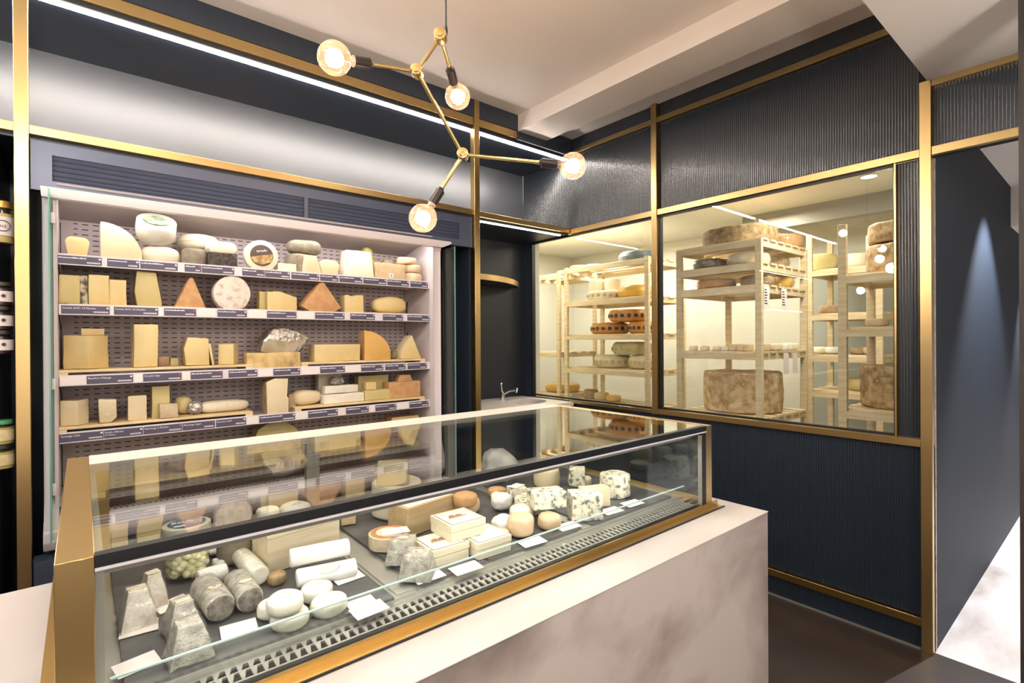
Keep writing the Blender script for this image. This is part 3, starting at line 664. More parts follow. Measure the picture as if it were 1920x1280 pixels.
put('block', 3, 672, 728, 704, 'olive-yellow block behind the low yellow slab on the fourth shelf', YELG, dp=.07, base=b, y=yl + .13)
put('block', 3, 684, 735, 731, 'low yellow slab on the right fourth-shelf board', YELG, dp=.07, base=b, y=yl + .03)
put('block', 3, 686, 706, 716, 'little yellow cube on the low yellow slab', YEL, dp=.04, base=at_y(yl + .03, 700, 731).z + .001, y=yl + .04)
put('block', 3, 730, 788, 716, 'rustic orange-speckled block at the right end of the fourth shelf', ORR, YEL, .10, base=b, y=yl + .03)
put('block', 3, 746, 774, 702, 'small rustic chunk on top of the orange-speckled block', ORR, dp=.05, base=at_y(yl + .03, 760, 716).z + .003, y=yl + .05, tx=.3)
# cabinet floor
def deck(kind, x, w_, h, label, m, rind=None, dp=.12, y=3.03, prof=None, base=DZ, rz=0, **kw):
    if kind == 'block': bm = subd(block(w_, dp, h, kw.get('tx', 0)), 3); rough(bm, .004, 14, int(x * 100)); bev(bm, .003)
    elif kind == 'lump': bm = ball(.5, sub=3, scl=(w_, dp, h)); rough(bm, h * .1, 1.1 / w_, int(x * 100)); onz(bm)
    else: bm = prism([(a * w_, b * h) for a, b in prof], dp); bev(bm, .005); rough(bm, .002, 20, 3); paint(bm, lambda f: f.normal.y > -.55)
    return solo('cheese', onz(bm), [m, rind or m] if kind != 'lump' else m, label, 'cheese', (x, y + dp / 2, base), rz, G[4])
DB = DZ + .034
t = thing('wooden_board', 'long pine board on the cabinet floor, left half, seen through the counter glass', 'board', (.0, 3.0, DZ)); mk('plank', box(0, .85, 0, .28, .022, .034), PINEX, t); mk('foot', box(0, .04, 0, .28, 0, .022), PINEX, t); mk('foot', box(.81, .85, 0, .28, 0, .022), PINEX, t)
t = thing('wooden_board', 'pine board on the cabinet floor, right half, seen through the counter glass', 'board', (.9, 3.0, DZ)); mk('plank', box(0, .8, 0, .28, .022, .034), PINEX, t); mk('foot', box(0, .04, 0, .28, 0, .022), PINEX, t); mk('foot', box(.76, .8, 0, .28, 0, .022), PINEX, t)
deck('lump', .42, .22, .12, 'brown oval loaf on the cabinet floor seen through the counter glass', TAN, base=DB, dp=.12)
deck('block', .12, .12, .10, 'pale block at the left of the cabinet floor seen through the counter glass', PALE, base=DB)
deck('block', .63, .16, .07, 'flat pale cheese right of the brown oval loaf on the cabinet floor', PALE, base=DB)
deck('quarter_', .86, .30, .21, 'large tan half wheel on the cabinet floor, rising just above the counter', YELG, TAN, .10, 3.10, [(-.5, 0), (.5, 0), (.42, .45), (.3, .75), (.1, .97), (-.15, 1), (-.38, .8), (-.48, .4)], base=DB)
x5 = at_y(3.1, 755, 778)
deck('x', x5.x, .20, at_y(3.1, 755, 779).z - DB, 'orange-rinded wedge with its flat rind edge on top at the right of the cabinet floor', YEL, ORR, .10, 3.06, [(-.06, 0), (.06, 0), (.5, .84), (.5, 1), (-.5, 1), (-.5, .84)], base=DB)
deck('block', 1.2, .16, .12, 'yellow block in the middle of the cabinet floor behind the counter', YEL, base=DB, dp=.1)
deck('lump', 1.42, .14, .10, 'grey-rinded round on the cabinet floor behind the counter', GREYR, base=DB, dp=.12)

# ------------------------------------------------------------------ price tags on the shelf edges
ORD = ['first', 'second', 'third', 'fourth', 'fifth', 'sixth', 'seventh', 'eighth', 'ninth', 'tenth']
TAGS = [[(108, 192), (202, 262), (264, 334), (347, 378), (379, 440), (455, 497), (498, 544), (547, 599), (601, 635), (637, 680), (682, 725), (727, 767), (770, 803)],
        [(115, 206), (214, 297), (308, 368), (408, 463), (501, 556), (591, 646), (657, 703), (718, 756), (764, 806)],
        [(162, 249), (268, 340), (357, 417), (428, 482), (512, 562), (600, 646), (677, 718), (722, 760), (764, 800)],
        [(110, 193), (194, 267), (268, 340), (341, 402), (404, 460), (485, 552), (577, 632), (648, 690), (703, 742), (767, 803)]]
WORDS = {(1, 0): ('Comté AOC 14 Months', ''), (1, 1): ('Comté AOC 24 Months', ''), (3, 0): ('Fermage Club', ''), (3, 1): ('Bufala Affinato', 'Al Ghiara'), (3, 2): ('Manchego 6 Months', ''), (3, 3): ('Manchego Aged', ''), (3, 4): ('Pecorino AOP', ''), (2, 0): ('Beaufort d\'Alpage', ''), (2, 1): ('Gruyère Alps', ''), (1, 4): ('', '')}
SH = ['top', 'second', 'third', 'fourth']
def ordn(k): return (ORD + ['eleventh', 'twelfth', 'thirteenth'])[k]
for i, row in enumerate(TAGS):
    for k, (a, b_) in enumerate(row):
        x0 = at_y(yl, a, 640).x; x1 = at_y(yl, b_, 640).x; w_ = x1 - x0
        z0 = SZ[i] - .031; h = .036
        wd = WORDS.get((i, k), ('', ''))
        t = thing('price_tag', (f'purple price tag reading {wd[0]}, {ordn(k)} from left on the {SH[i]} shelf edge' if wd[0] else f'dark purple price tag, {ordn(k)} from left on the {SH[i]} shelf edge'), 'price tag', (x0, yl - .0002, z0), 0, f'price tags on the {SH[i]} shelf edge')
        mk('card', box(0, w_, -.0014, -.0002, 0, h), PURPLE, t)
        if wd[0]:
            text('lettering', wd[0], .0115, TXTW, t, (.004, -.0016, .022), (PI / 2, 0, 0), .0001, width=w_ * .72)
            if wd[1]: text('lettering', wd[1], .0095, TXTW, t, (.004, -.0016, .011), (PI / 2, 0, 0), .0001, width=w_ * .5)
        else:
            lt = bmesh.new(); xx = .004; rr = random.Random(i * 31 + k)
            while xx < w_ * .62:
                q = rr.uniform(.0025, .006); box(xx, xx + q, -.0018, -.0014, .024, .024 + rr.choice([.004, .004, .006]), lt); xx += q + .0015
            mk('lettering', lt, TXTW, t)
        pr = bmesh.new(); xx = w_ * .66
        while xx < w_ - .008: box(xx, xx + .003, -.0018, -.0014, .006, .0125, pr); xx += .0048
        mk('price', pr, TXTW, t)
        mk('flag', box(w_ - .011, w_ - .003, -.0018, -.0014, .024, .031), TXTR if (i, k) in ((3, 2), (3, 3), (2, 1), (2, 2), (1, 2), (1, 4), (0, 3), (0, 5)) else TXTW, t)
WC = [(1, 466, 499), (1, 371, 404), (1, 559, 588), (2, 112, 160), (2, 251, 266), (2, 342, 356), (2, 484, 510), (2, 565, 598), (2, 648, 675), (3, 462, 483), (3, 554, 575), (3, 634, 646), (3, 692, 702), (3, 744, 765), (1, 209, 213), (1, 299, 306)]
for n_, (i, a, b_) in enumerate(WC):
    x0 = at_y(yl, a, 640).x; x1 = at_y(yl, b_, 640).x; z0 = SZ[i] - .032
    k = sum(1 for q in WC if q[0] == i and q[1] < a)
    solo('blank_card', box(0, x1 - x0, -.0014, -.0002, 0, .038), CARD, f'blank white card, {ordn(k)} from left between the tags of the {SH[i]} shelf edge', 'card', (x0, yl - .0002, z0), 0, 'blank cards on the shelf edges')
# ------------------------------------------------------------------ counter of cement with glass display case
cx0, cx1, yA, yBk, zS, zT = -.035, 1.857, 1.034, 1.95, .85, 1.165
ct = thing('service_counter', 'grey microcement counter block carrying the brass-ended glass display case', 'counter', (0, 0, 0))
YC = .870
bm = box(-1.4, 1.96, YC, 1.02, 0, zS); box(-1.4, cx0 - .01, 1.02, 1.86, 0, zS, bm); box(cx1 + .01, 1.96, 1.02, 1.98, 0, zS, bm); box(cx0 - .01, cx1 + .01, 1.02, 1.98, 0, .80, bm)
mk('body', bm, CEMENT, ct)
bm = box(-1.4, 1.962, YC - .002, 1.02, zS, zS + .002); box(-1.4, cx0 - .01, 1.02, 1.86, zS, zS + .002, bm); box(cx1 + .01, 1.962, 1.02, 1.98, zS, zS + .002, bm)
mk('worktop', bm, CEMENTT, ct)
dc = thing('display_case', 'refrigerated glass display case with brass end panels full of small cheeses', 'display case', (0, 0, zS))
zb = zS + .002
def dp_(name, bm, m, par=None): bm.transform(Matrix.Translation((0, 0, -zS))); return mk(name, bm, m, par or dc)
dp_('end_panel', bev(box(cx0, cx0 + .048, yA, yBk, zb - .0, zT), .001, 1), BRASS)
dp_('end_panel', bev(box(cx1 - .045, cx1, yA, yBk, zb, zT), .001, 1), BRASS)
gx0, gx1 = cx0 + .048, cx1 - .045
dp_('top_glass', box(gx0, gx1, yA + .004, yBk - .14, zT - .008, zT), GLASST)
dp_('front_glass', box(gx0 + .0, gx1, yA + .004, yA + .010, zb + .02, zT - .018), GLASS)
dp_('rear_ledge', box(gx0, gx1, yBk - .14, yBk, zT - .02, zT + .001), mat('white_steel_ledge', 'BFBBB2', .45))
fb = box(gx0, gx1, yA - .004, yA + .016, zT - .012, zT + .002); box(gx0, gx1, yA - .002, yA + .012, zT - .02, zT - .0125, fb)
dp_('front_frame', fb, BLACK)
dp_('frame_trim', box(gx0, gx1, yA - .0045, yA - .002, zT - .0225, zT - .018), LIP)
fb = box(gx1 - .03, gx1, yA - .002, yA + .012, zb, zT - .015); dp_('corner_frame', fb, BLACK)
dp_('corner_trim', box(gx1 - .034, gx1 - .030, yA - .0025, yA + .012, zb + .014, zT - .03), STEELM)
dp_('base_frame', box(gx0, gx1, yA, yA + .014, zb, zb + .022), BLACK)
dp_('valance', turn(prism([(yA + .022, zT - .015), (yA + .026, zT - .040), (yA + .03, zT - .040), (yA + .06, zT - .012), (yA + .03, zT - .012)], gx1 - gx0), (0, 0, PI / 2), ((gx0 + gx1) / 2, 0, 0)), STEELM)
# brass kerb round the foot
kb = box(cx0 - .03, cx1 + .03, yA - .03, yA - .002, zb, zb + .003); box(cx0 - .03, cx1 + .03, yA - .006, yA, zb, zb + .02, kb); box(cx1, cx1 + .03, yA, yBk, zb, zb + .003, kb); box(cx0 - .03, cx0, yA, yBk, zb, zb + .003, kb)
dp_('kerb', kb, BRASS); dp_('kerb_seal', box(cx0 - .034, cx1 + .034, yA - .0345, yA - .03, zb, zb + .004), BLACK)
zd = .876
dp_('deck', box(gx0, gx1, yA + .10, yBk - .1, zd - .012, zd), STEELM)
dp_('side_liner', box(gx0, gx0 + .012, yA + .02, yBk - .1, zd - .01, zT - .02), STEELM)
dp_('side_mirror', box(gx1 - .006, gx1, yA + .03, yBk - .1, zd + .02, zT - .02), mat('dark_side_glass', '22282A', .06, spec=.9))
gr = bmesh.new(); n_ = 86
pit = (gx1 - gx0 - .06) / n_
box(gx0, gx1, yA + .016, yA + .026, zd - .010, zd - .006, gr); box(gx0, gx1, yA + .052, yA + .056, zd - .010, zd - .006, gr); box(gx0, gx1, yA + .075, yA + .10, zd - .010, zd - .006, gr)
dp_('air_grille_tray', box(gx0, gx1, yA + .016, yA + .10, zd - .03, zd - .028), DARK)
for k in range(n_):
    x = gx0 + .03 + k * pit
    for (ya, yb2) in ((yA + .026, yA + .052), (yA + .056, yA + .075)):
        v = [gr.verts.new(p) for p in ((x, ya, zd - .006), (x + pit * .25, ya, zd - .006), (x + pit * .6, yb2, zd - .006), (x - .0, yb2, zd - .006))]; gr.faces.new(v)
        u = [gr.verts.new((q.co.x, q.co.y, zd - .010)) for q in v]; gr.faces.new(u[::-1])
        for j in range(4): gr.faces.new((v[j], u[j], u[(j + 1) % 4], v[(j + 1) % 4]))
bmesh.ops.recalc_face_normals(gr, faces=gr.faces[:]); dp_('air_grille', gr, STEELM)
dp_('deflector', box(gx0 + .02, gx1 - .02, yA + .077, yA + .082, zd - .005, zd + .048), GLASS)
dp_('deflector_edge', box(gx0 + .02, gx1 - .02, yA + .0768, yA + .0822, zd + .048, zd + .051), GLASSE2)
for x in (gx0, .62, 1.22, gx1 - .05): dp_('rear_stile', box(x, x + .045, yBk - .045, yBk - .02, zd, zT - .02), BRASSD if x == gx0 else STEELM)
dp_('rear_glass', box(gx0, gx1, yBk - .036, yBk - .030, zd + .02, zT - .02), GLASS)
dp_('rear_sill', box(gx0, gx1, yBk - .1, yBk, zd - .02, zd + .02), STEELM)
dp_('case_base', box(gx0, gx1, yA + .1, yBk, .802, zd - .013), STEELM)
dv = box(.585, .635, yA + .11, yBk - .12, zd, zd + .004); dp_('divider', dv, STEELM)
dv = box(1.25, 1.29, yA + .11, yBk - .12, zd, zd + .004); dp_('divider', dv, STEELM)
# slate slabs
def slate(x0, x1, y0, y1, lab, rz=0):
    bm = subd(block(x1 - x0, y1 - y0, .007), 3); rough(bm, .0015, 30, 2)
    return solo('slate_slab', onz(bm), SLATE, lab, 'slate', ((x0 + x1) / 2, (y0 + y1) / 2, zd + .0005), rz, 'slate slabs in the display case')
slate(.055, .57, 1.13, 1.78, 'dark slate slab under the wrapped goat cheeses at the left of the display case')
slate(.65, .86, 1.15, 1.78, 'slate slab under the silver-wrapped bricks and round picture box')
slate(.87, 1.235, 1.15, 1.78, 'slate slab under the square cheese boxes')
slate(1.30, 1.76, 1.15, 1.78, 'slate slab under the blue cheeses at the right of the display case')
zc = zd + .010
# items
def base_pt(pl, pr, pb, z=zc):
    a = at_z(z, pl, pb); b = at_z(z, pr, pb); m_ = at_z(z, (pl + pr) / 2, pb); u = Vector((m_.x, m_.y, 0)).normalized()
    wd = (b - a).length * abs(Vector((b - a)).normalized().cross(u).z); return m_, wd, u
def dput(kind, pl, pr, pb, top, label, m, rind=None, rz=0, dp=None, base=None, cat='cheese', name='cheese', group='cheeses in the display case', h=None, **kw):
    z = base if base is not None else zc
    P, w_, u = base_pt(pl, pr, pb, z); d = dp or w_; c = P + u * (d / 2); c.z = z
    hh = h or max(.012, z_over(P + u * (0 if kind != 'wheel' else w_ * .15), (pl + pr) / 2, top) - z) if top else h
    if top and not h:
        q = c + u * (d * kw.get('tk', .35)); hh = max(.01, z_over(q, (pl + pr) / 2, top) - z)
    sh_ = kw.get('mv'); c = c + Vector((*sh_, 0)) if sh_ else c
    ex = (w_ + d) / 4 * (1.12 if kind == 'block' else 1)
    if c.y - ex < 1.124: c.y = 1.124 + ex
    if c.y + ex > 1.84: c.y = 1.84 - ex
    face = math.atan2(u.y, u.x) - PI / 2
    if kind == 'wheel': bm = wheel(w_ / 2, hh, kw.get('rd', .35)); rough(bm, .003, 25, int(pl))
    elif kind == 'block': bm = subd(block(w_, d, hh, kw.get('tx', 0), kw.get('ty', 0)), 3); rough(bm, .003, 20, int(pl)); bev(bm, .002)
    elif kind == 'lump': bm = squarish(ball(.5, sub=4, scl=(w_, d, hh)), w_, d, hh, .75); rough(bm, hh * .14, 1.6 / w_, int(pl)); rough(bm, .004, 60, int(pl)); onz(bm)
    elif kind == 'prism': bm = prism([(a * w_, b * hh) for a, b in kw['prof']], d); bev(bm, .002)
    o = solo(name, onz(bm), [m, rind] if rind else m, label, cat, c, face + rz, group); return o
def sticker(o, x, y, z, rx, m=CARD, r=.012, ry=.7, rot=(0, 0, 0)):
    lb = lathe([(0, 0), (r, 0), (r, .0006), (0, .0006)], 20); lb.transform(Matrix.Diagonal((1, ry, 1, 1))); return mk('label', lb, m, o, (x, y, z), rx)
BEIGE = mat('beige_oval_label', 'E6D5BA', .6); APR = mat('apricot_label', 'E3B88F', .6, var='EFE3D6', scale=60)
# truncated pyramids
def pyramid(pl, pr, pb, top, label, rz=.2):
    P, w_, u = base_pt(pl, pr, pb); w_ = min(w_ * .84, .085); c = P + u * w_ * .5; c.z = zc; c.y = max(c.y, 1.128 + w_ * .56); h = .078 if 'leftmost' in label or 'nearest the left' in label else .068
    t = block(w_, w_, h, .48, .48, cuts=4); rough(t, .004, 30, int(pl)); bev(t, .003)
    o = solo('cheese', onz(t), ASH if 'ash' in label else WHSP, label, 'cheese', c, math.atan2(u.y, u.x) - PI / 2 + rz, 'wrapped truncated pyramid cheeses')
    mk('label', box(-.013, .013, -.008, .008, 0, .0006), BEIGE, o, (0, -.004, h + .0015)); wrap(o, 1.07, .006); return o
pyramid(213, 302, 1183, 1070, 'film-wrapped pale truncated pyramid nearest the left wall of the display case', .15)
pyramid(255, 318, 1145, 1062, 'film-wrapped truncated pyramid half hidden behind the leftmost pyramid', .3)
pyramid(302, 412, 1262, 1140, 'front grey ash truncated pyramid in film, nearest the viewer', .2)
pyramid(298, 385, 1200, 1100, 'grey ash truncated pyramid in film just behind the front one', .25)
# ash logs
def log(p0, p1, r, label, m, lift=0, seg=24, wrapm=True, band=None):
    a = at_z(zc, *p0); b = at_z(zc, *p1); d = b - a; L = d.length
    bm = wheel(r, L, .25, seg); subd(bm, 1) if False else None; turn(bm, (PI / 2, 0, 0)); bm.transform(Matrix.Translation((0, L / 2, 0))); rough(bm, .003, 30, int(p0[0])); onz(bm)
    paint(bm, lambda f: abs(f.normal.y) > .7)
    c = (a + b) / 2; c.z = zc + lift
    o = solo('cheese', bm, m, label, 'cheese', c, math.atan2(d.y, d.x) - PI / 2, 'log cheeses in the display case'); 
    if wrapm: wrap(o, 1.06, .004)
    return o
o = log((415, 1167), (383, 1122), .030, 'thick ash-coated log in film with dark cut end facing the viewer, left of two', [ASH, ASHD]); sticker(o, 0, -.02, .0605, (0, 0, 0), APR, .013)
o = log((471, 1149), (443, 1108), .028, 'thick ash-coated log in film with dark cut end, right of two', [ASH, ASHD]); sticker(o, 0, -.02, .0565, (0, 0, 0), BEIGE, .013)
log((370, 1105), (425, 1088), .022, 'crumpled white-wrapped log lying behind the left ash log', [PAPER, PAPER])
o = log((488, 1098), (450, 1055), .024, 'white film-wrapped log pointing away behind the ash logs', [WHITE_, WHITE_])
dput('lump', 398, 432, 1066, 1042, 'small white film-wrapped ball beside the jar of cheese balls', PAPER)
dput('lump', 378, 425, 1046, 1020, 'crumpled white wrapped piece partly hidden behind the small white ball', PAPER)
# jar of cheese balls with blue lid
P, w_, u = base_pt(306, 396, 1092); c = P + u * w_ / 2; c.z = zc; r = w_ / 2; hj = .125
jr = thing('jar_of_cheese_balls', 'large clear tub of yellow cheese balls with blue printed oval lid', 'jar', c, math.atan2(u.y, u.x) - PI / 2)
mk('tub', lathe([(r * .9, 0), (r, .01), (r, hj), (r * .97, hj), (r * .97, .01), (0, .004)], 32, close=False), JARG, jr)
bb = bmesh.new(); rr = random.Random(3)
for k in range(170):
    a = rr.uniform(0, 2 * PI); q = r * .82 * math.sqrt(rr.uniform(.25, 1)); bmesh.ops.create_icosphere(bb, subdivisions=2, radius=.0115, matrix=Matrix.Translation((q * math.cos(a), q * math.sin(a), rr.uniform(.014, hj * .72))))
bo = mk('cheese_balls', bb, BALL, jr); bo['kind'] = 'stuff'
lid = mk('lid', lathe([(0, hj + .012), (r * .9, hj + .012), (r * 1.06, hj + .010), (r * 1.08, hj), (r * 1.06, hj - .012), (r * 1.02, hj - .012), (r * 1.02, hj)], 32, close=False), mat('cream_plastic', 'D9D2BE', .4), jr)
lb = mk('lid_print', lathe([(0, 0), (r * .84, 0), (r * .84, .0006), (0, .0006)], 32), mat('blue_lid_print', '35506E', .4, var='5D7489', scale=40), lid, (0, 0, hj + .0122))
mk('print_panel', box(.0, r * .7, -r * .35, r * .4, .0006, .0012), mat('lilac_print', 'A79DB0', .5, var='8C8AA0', scale=50), lb)
mk('white_sticker', box(-r * .55, -r * .05, -r * .55, -r * .38, .0006, .0013), CARD, lb)
text('lettering', 'Boule', .022, TXTW, lb, (-r * .68, 0, .001), (0, 0, 0))
# long wooden box with hole in the lid
def cbox(name, label, cat, A, B_, dlen, h, m, base=zc, lid=None, group=None, wrapn=False):
    """box whose near bottom edge runs A->B, running away dlen"""
    a = at_z(base, *A); b = at_z(base, *B_); d = b - a; w_ = d.length; n = Vector((-d.y, d.x, 0)).normalized()
    if n.dot(Vector((a.x, a.y, 0))) < 0: n = -n
    c = (a + b) / 2 + n * dlen / 2; c.z = base; rz = math.atan2(d.y, d.x)
    return thing(name, label, cat, c, rz, group), w_, dlen, h
t, w_, d, h = cbox('wooden_box', 'long pale wooden cheese box with slotted lid behind the white rolls', 'box', (503, 1077), (637, 1032), .105, .10, BOXW)
mk('body', bev(box(-w_ / 2, w_ / 2, -d / 2, d / 2, 0, h - .010), .001, 1), BOXW, t); l = mk('lid', bev(box(-w_ / 2 - .002, w_ / 2 + .002, -d / 2 - .002, d / 2 + .002, h - .0095, h), .001, 1), BOXW, t)
fs = mk('finger_slot', lathe([(0, 0), (.016, 0), (.016, .0008), (0, .0008)], 20), mat('slot_wood', '8F7A5E', .7), l, (-.02, .01, h)); fs.scale = (1, .4, 1)
# white rolls with oval labels
for (p0, p1, lift, lab) in (((556, 1104), (668, 1078), 0, 'lower white paper-wrapped roll with oval cream label'), ((550, 1100), (662, 1074), .0435, 'upper white paper-wrapped roll with oval cream label, resting on the lower one')):
    o = log(p0, p1, .0222, lab, [PAPER, PAPER], lift, wrapm=False)
    if lift: o.location += Vector((-.004, .016, 0))
    for m_, r1, q in ((TXTK, .0285, .0226), (BEIGE, .027, .0232)):
        n_s = 14; sb = bmesh.new(); cv = []
        for k in range(n_s):
            t_ = 2 * PI * k / n_s; yy = r1 * math.cos(t_); an = math.radians(34) + .62 * r1 / .0285 * math.sin(t_); cv.append(sb.verts.new((q * math.sin(an), yy, .0222 + q * math.cos(an))))
        ctr = sb.verts.new((q * math.sin(math.radians(34)) * 1.01, 0, .0222 + q * math.cos(math.radians(34)) * 1.01))
        for k in range(n_s): sb.faces.new((ctr, cv[k], cv[(k + 1) % n_s]))
        mk('label', sb, m_, o)
dput('wheel', 502, 537, 1100, 1070, 'tiny brown-rinded button cheese in front of the long wooden box', BROWNR, rd=.3)
# white discs in film
for i, (a, b, pb, tp, z_, lab) in enumerate([(482, 540, 1166, 1110, 0, 'white film-wrapped disc at the left of the cluster of five'), (562, 626, 1136, 1086, 0, 'white film-wrapped disc at the back of the cluster of five'), (512, 586, 1196, 1142, 0, 'white film-wrapped disc at the front of the cluster of five'), (588, 660, 1172, 1112, 0, 'white film-wrapped disc at the right of the cluster of five'), (500, 573, 1162, 1105, .036, 'white film-wrapped disc on top of the cluster of five')]):
    o = dput('wheel', a, b, pb, None, lab, WHITE_, h=.031, base=zc + z_, rd=.32, group='white disc cheeses in film')
    sticker(o, 0, 0, .033, (0, 0, 0), APR, .014, .8); wrap(o, 1.04, .003)
# round printed box
o = dput('wheel', 691, 767, 1037, None, 'round chipboard box with colourful picture lid and white card on top', BOXW, h=.036, rd=.05, cat='box', name='round_cheese_box', group=None)
r = base_pt(691, 767, 1037)[1] / 2
mk('lid', lathe([(r * 1.03, .016), (r * 1.03, .040), (r * .98, .041), (0, .041), (0, .036)], 36, close=False), BOXW, o)
lb = mk('lid_picture', lathe([(0, 0), (r * .93, 0), (r * .93, .0006), (0, .0006)], 36), mat('lid_picture_print', 'B98D52', .5, var='C46A58', scale=30, thr=(.45, .55), third='7E8A52'), o, (0, 0, .0412)); mk('picture_centre', lathe([(0, 0), (r * .66, 0), (r * .66, .0006), (0, .0006)], 30), BEIGE, lb, (0, 0, .0006))
solo('name_card', box(-.04, .04, -.024, .024, 0, .001), CARD, 'white card lying on the round picture box', 'card', o.location + Vector((.015, -.012, .0435)), o.rotation_euler.z + .2, 'white cards in the display case')
# silver wrapped bricks
for (a, b, pb, lab) in ((722, 790, 1060, 'silver-film-wrapped ash brick behind the front one'), (745, 826, 1092, 'front silver-film-wrapped ash brick with round label')):
    P, w_, u = base_pt(a, b, pb); c = P + u * .035; c.z = zc; c.y = max(c.y, 1.19)
    t = block(.085, .085, .062, .3, .3, cuts=4); rough(t, .004, 40, a); bev(t, .002)
    o = solo('cheese', onz(t), ASH, lab, 'cheese', c, -.75, 'silver-film-wrapped bricks'); sticker(o, 0, 0, .064, (0, 0, 0), BEIGE, .014, .8); wrap(o, 1.03, .003)
# kraft boxes behind
t, w_, d, h = cbox('wooden_box', 'tall tan thin-wood box behind the square boxes, left of two', 'box', (765, 1008), (852, 975), .10, .088, KRAFT)
mk('body', bev(box(-w_ / 2, w_ / 2, -d / 2, d / 2, 0, h), .001, 1), KRAFT, t); mk('paper_lining', box(-w_ / 2 + .01, w_ / 2 - .01, -d / 2 + .01, d / 2 - .01, h, h + .002), PAPER, t)
t, w_, d, h = cbox('wooden_box', 'lower tan thin-wood box with white top, right of two', 'box', (862, 972), (910, 955), .10, .075, KRAFT); t.location.y += .13
mk('body', bev(box(-w_ / 2, w_ / 2, -d / 2, d / 2, 0, h), .001, 1), KRAFT, t); mk('paper_lining', box(-w_ / 2 + .01, w_ / 2 - .01, -d / 2 + .01, d / 2 - .01, h, h + .002), PAPER, t)
# square boxes
RED = mat('red_house_print', 'B5625A', .6, var='8A7A58', scale=60); CREAM = mat('cream_label_print', 'EFE5CC', .6); SQW = mat('square_box_chipboard', 'E6DCC3', .6, var='DCD0B4', scale=5, stretch=(1, 10, 10))
def sq(A, B_, base, label, card=False):
    t, w_, d, h = cbox('square_cheese_box', label, 'box', A, B_, .115, .046, SQW, base, group='square cheese boxes'); w_ = .115
    mk('tray', bev(box(-w_ / 2, w_ / 2, -d / 2, d / 2, 0, .026), .0008, 1), SQW, t)
    l = mk('lid', bev(box(-w_ / 2 - .0015, w_ / 2 + .0015, -d / 2 - .0015, d / 2 + .0015, .027, .046), .0008, 1), SQW, t)
    p = mk('lid_label', box(-.052, .052, -.052, .052, .046, .0464), TXTK, l); mk('label_field', box(-.050, .050, -.050, .050, .0464, .0467), CREAM, p)
    hs = box(-.028, .018, .0, .010, .0467, .0470); box(-.022, -.006, .010, .018, .0467, .0470, hs); box(.0, .014, .010, .016, .0467, .0470, hs); mk('label_picture', hs, RED, p)
    mk('label_greenery', box(-.032, .03, -.007, 0, .0467, .0469), mat('green_print', '8D9A63', .6) if 'green_print' not in MT else MT['green_print'], p)
    return t
t1 = sq((897, 1051), (958, 1031), zc, 'square chipboard cheese box, front right of three, half covered by a white card')
t2 = sq((870, 1024), (910, 1005), zc, 'square chipboard cheese box at the lower left of the three')
for t, px in ((t1, (1, 0)), (t2, (0, 0))): t.rotation_euler.z = 1.0 * 0 + t1.rotation_euler.z
a = at_z(zc, 897, 1051); rz = t1.rotation_euler.z
ux = Vector((math.cos(rz), math.sin(rz), 0)); uy = Vector((-ux.y, ux.x, 0))
t1.location = a + ux * .0575 + uy * .0575
a2 = at_z(zc, 868, 1026); t2.location = a2 - ux * .0575 + uy * .0575 + Vector((.0, 0, 0))
t2.location = t1.location - ux * .123 + uy * .035
t3 = sq((870, 1005), (925, 985), zc + .047, 'square chipboard cheese box with red house picture, topmost of the three')
t3.rotation_euler.z = rz; t3.location = t1.location - ux * .055 + uy * .052 + Vector((0, 0, .0475))
solo('name_card', box(-.035, .035, -.024, .024, 0, .001), CARD, 'white card lying on the front right square cheese box', 'card', t1.location + ux * .02 - uy * .012 + Vector((0, 0, .0475)), rz + .05, 'white cards in the display case')
# rounds behind
dput('wheel', 849, 896, 955, 932, 'orange washed-rind round behind the topmost square box', ORR, rd=.3, base=zc + .05, h=.04)
dput('wheel', 845, 900, 968, 945, 'brownish round cheese supporting the orange washed-rind round', PINK, rd=.3, h=.049)
dput('lump', 899, 940, 968, 926, 'white paper-wrapped round behind the square boxes', PAPER, mv=(.05, .0))
dput('lump', 921, 962, 1003, 958, 'white crumpled paper parcel beside the tan rounds', PAPER, h=.05)
dput('wheel', 950, 1002, 1012, None, 'tall tan soft cheese with white bloomy top right of the square boxes', PINK, rd=.4, h=.062)
dput('wheel', 984, 1030, 1006, None, 'small tan soft cheese in film right of the tall one', PINK, rd=.4, h=.045, mv=(.055, -.0))
dput('wheel', 955, 1000, 985, None, 'white-topped soft round behind the tall tan one', WHITE_, rd=.4, h=.05)
dput('wheel', 925, 955, 1018, None, 'small tan round low between square box and tall tan cheese', PINK, rd=.4, h=.03)
# blue cheeses
o = dput('block', 952, 985, 946, None, 'narrow blue-veined block with white card on top, left of the blue cheeses', BLUE, h=.06, dp=.05, rz=.3)
solo('name_card', box(-.03, .03, -.02, .02, 0, .001), CARD, 'white card lying on the narrow blue-veined block', 'card', o.location + Vector((0, 0, .063)), .3, 'white cards in the display case')
dput('wheel', 990, 1052, 970, None, 'blue-veined half round, lower one under the speckled block', BLUE, rd=.12, h=.05, mv=(-.03, .04))
dput('block', 992, 1058, 955, None, 'blue-speckled block resting on the lower half round', BLUE, h=.052, dp=.08, rz=.35, base=zc + .053)
dput('block', 1046, 1108, 978, None, 'big front blue-veined block with rounded corner', BLUE, h=.085, dp=.08, rz=.25, tx=.06, mv=(.03, -.02))
dput('block', 1086, 1142, 952, None, 'smooth pale blue cheese wedge behind the big front block', PALE, h=.07, dp=.05, rz=.5)
dput('wheel', 1124, 1182, 937, None, 'blue-veined upright drum at the right of the blue cheeses', BLUE, rd=.12, h=.085)
o = dput('block', 1098, 1128, 915, None, 'small film-wrapped blue cheese cube standing highest at the back', BLUE, h=.065, dp=.06, base=zc + .034, mv=(-.03, .06)); wrap(o, 1.08, .005)
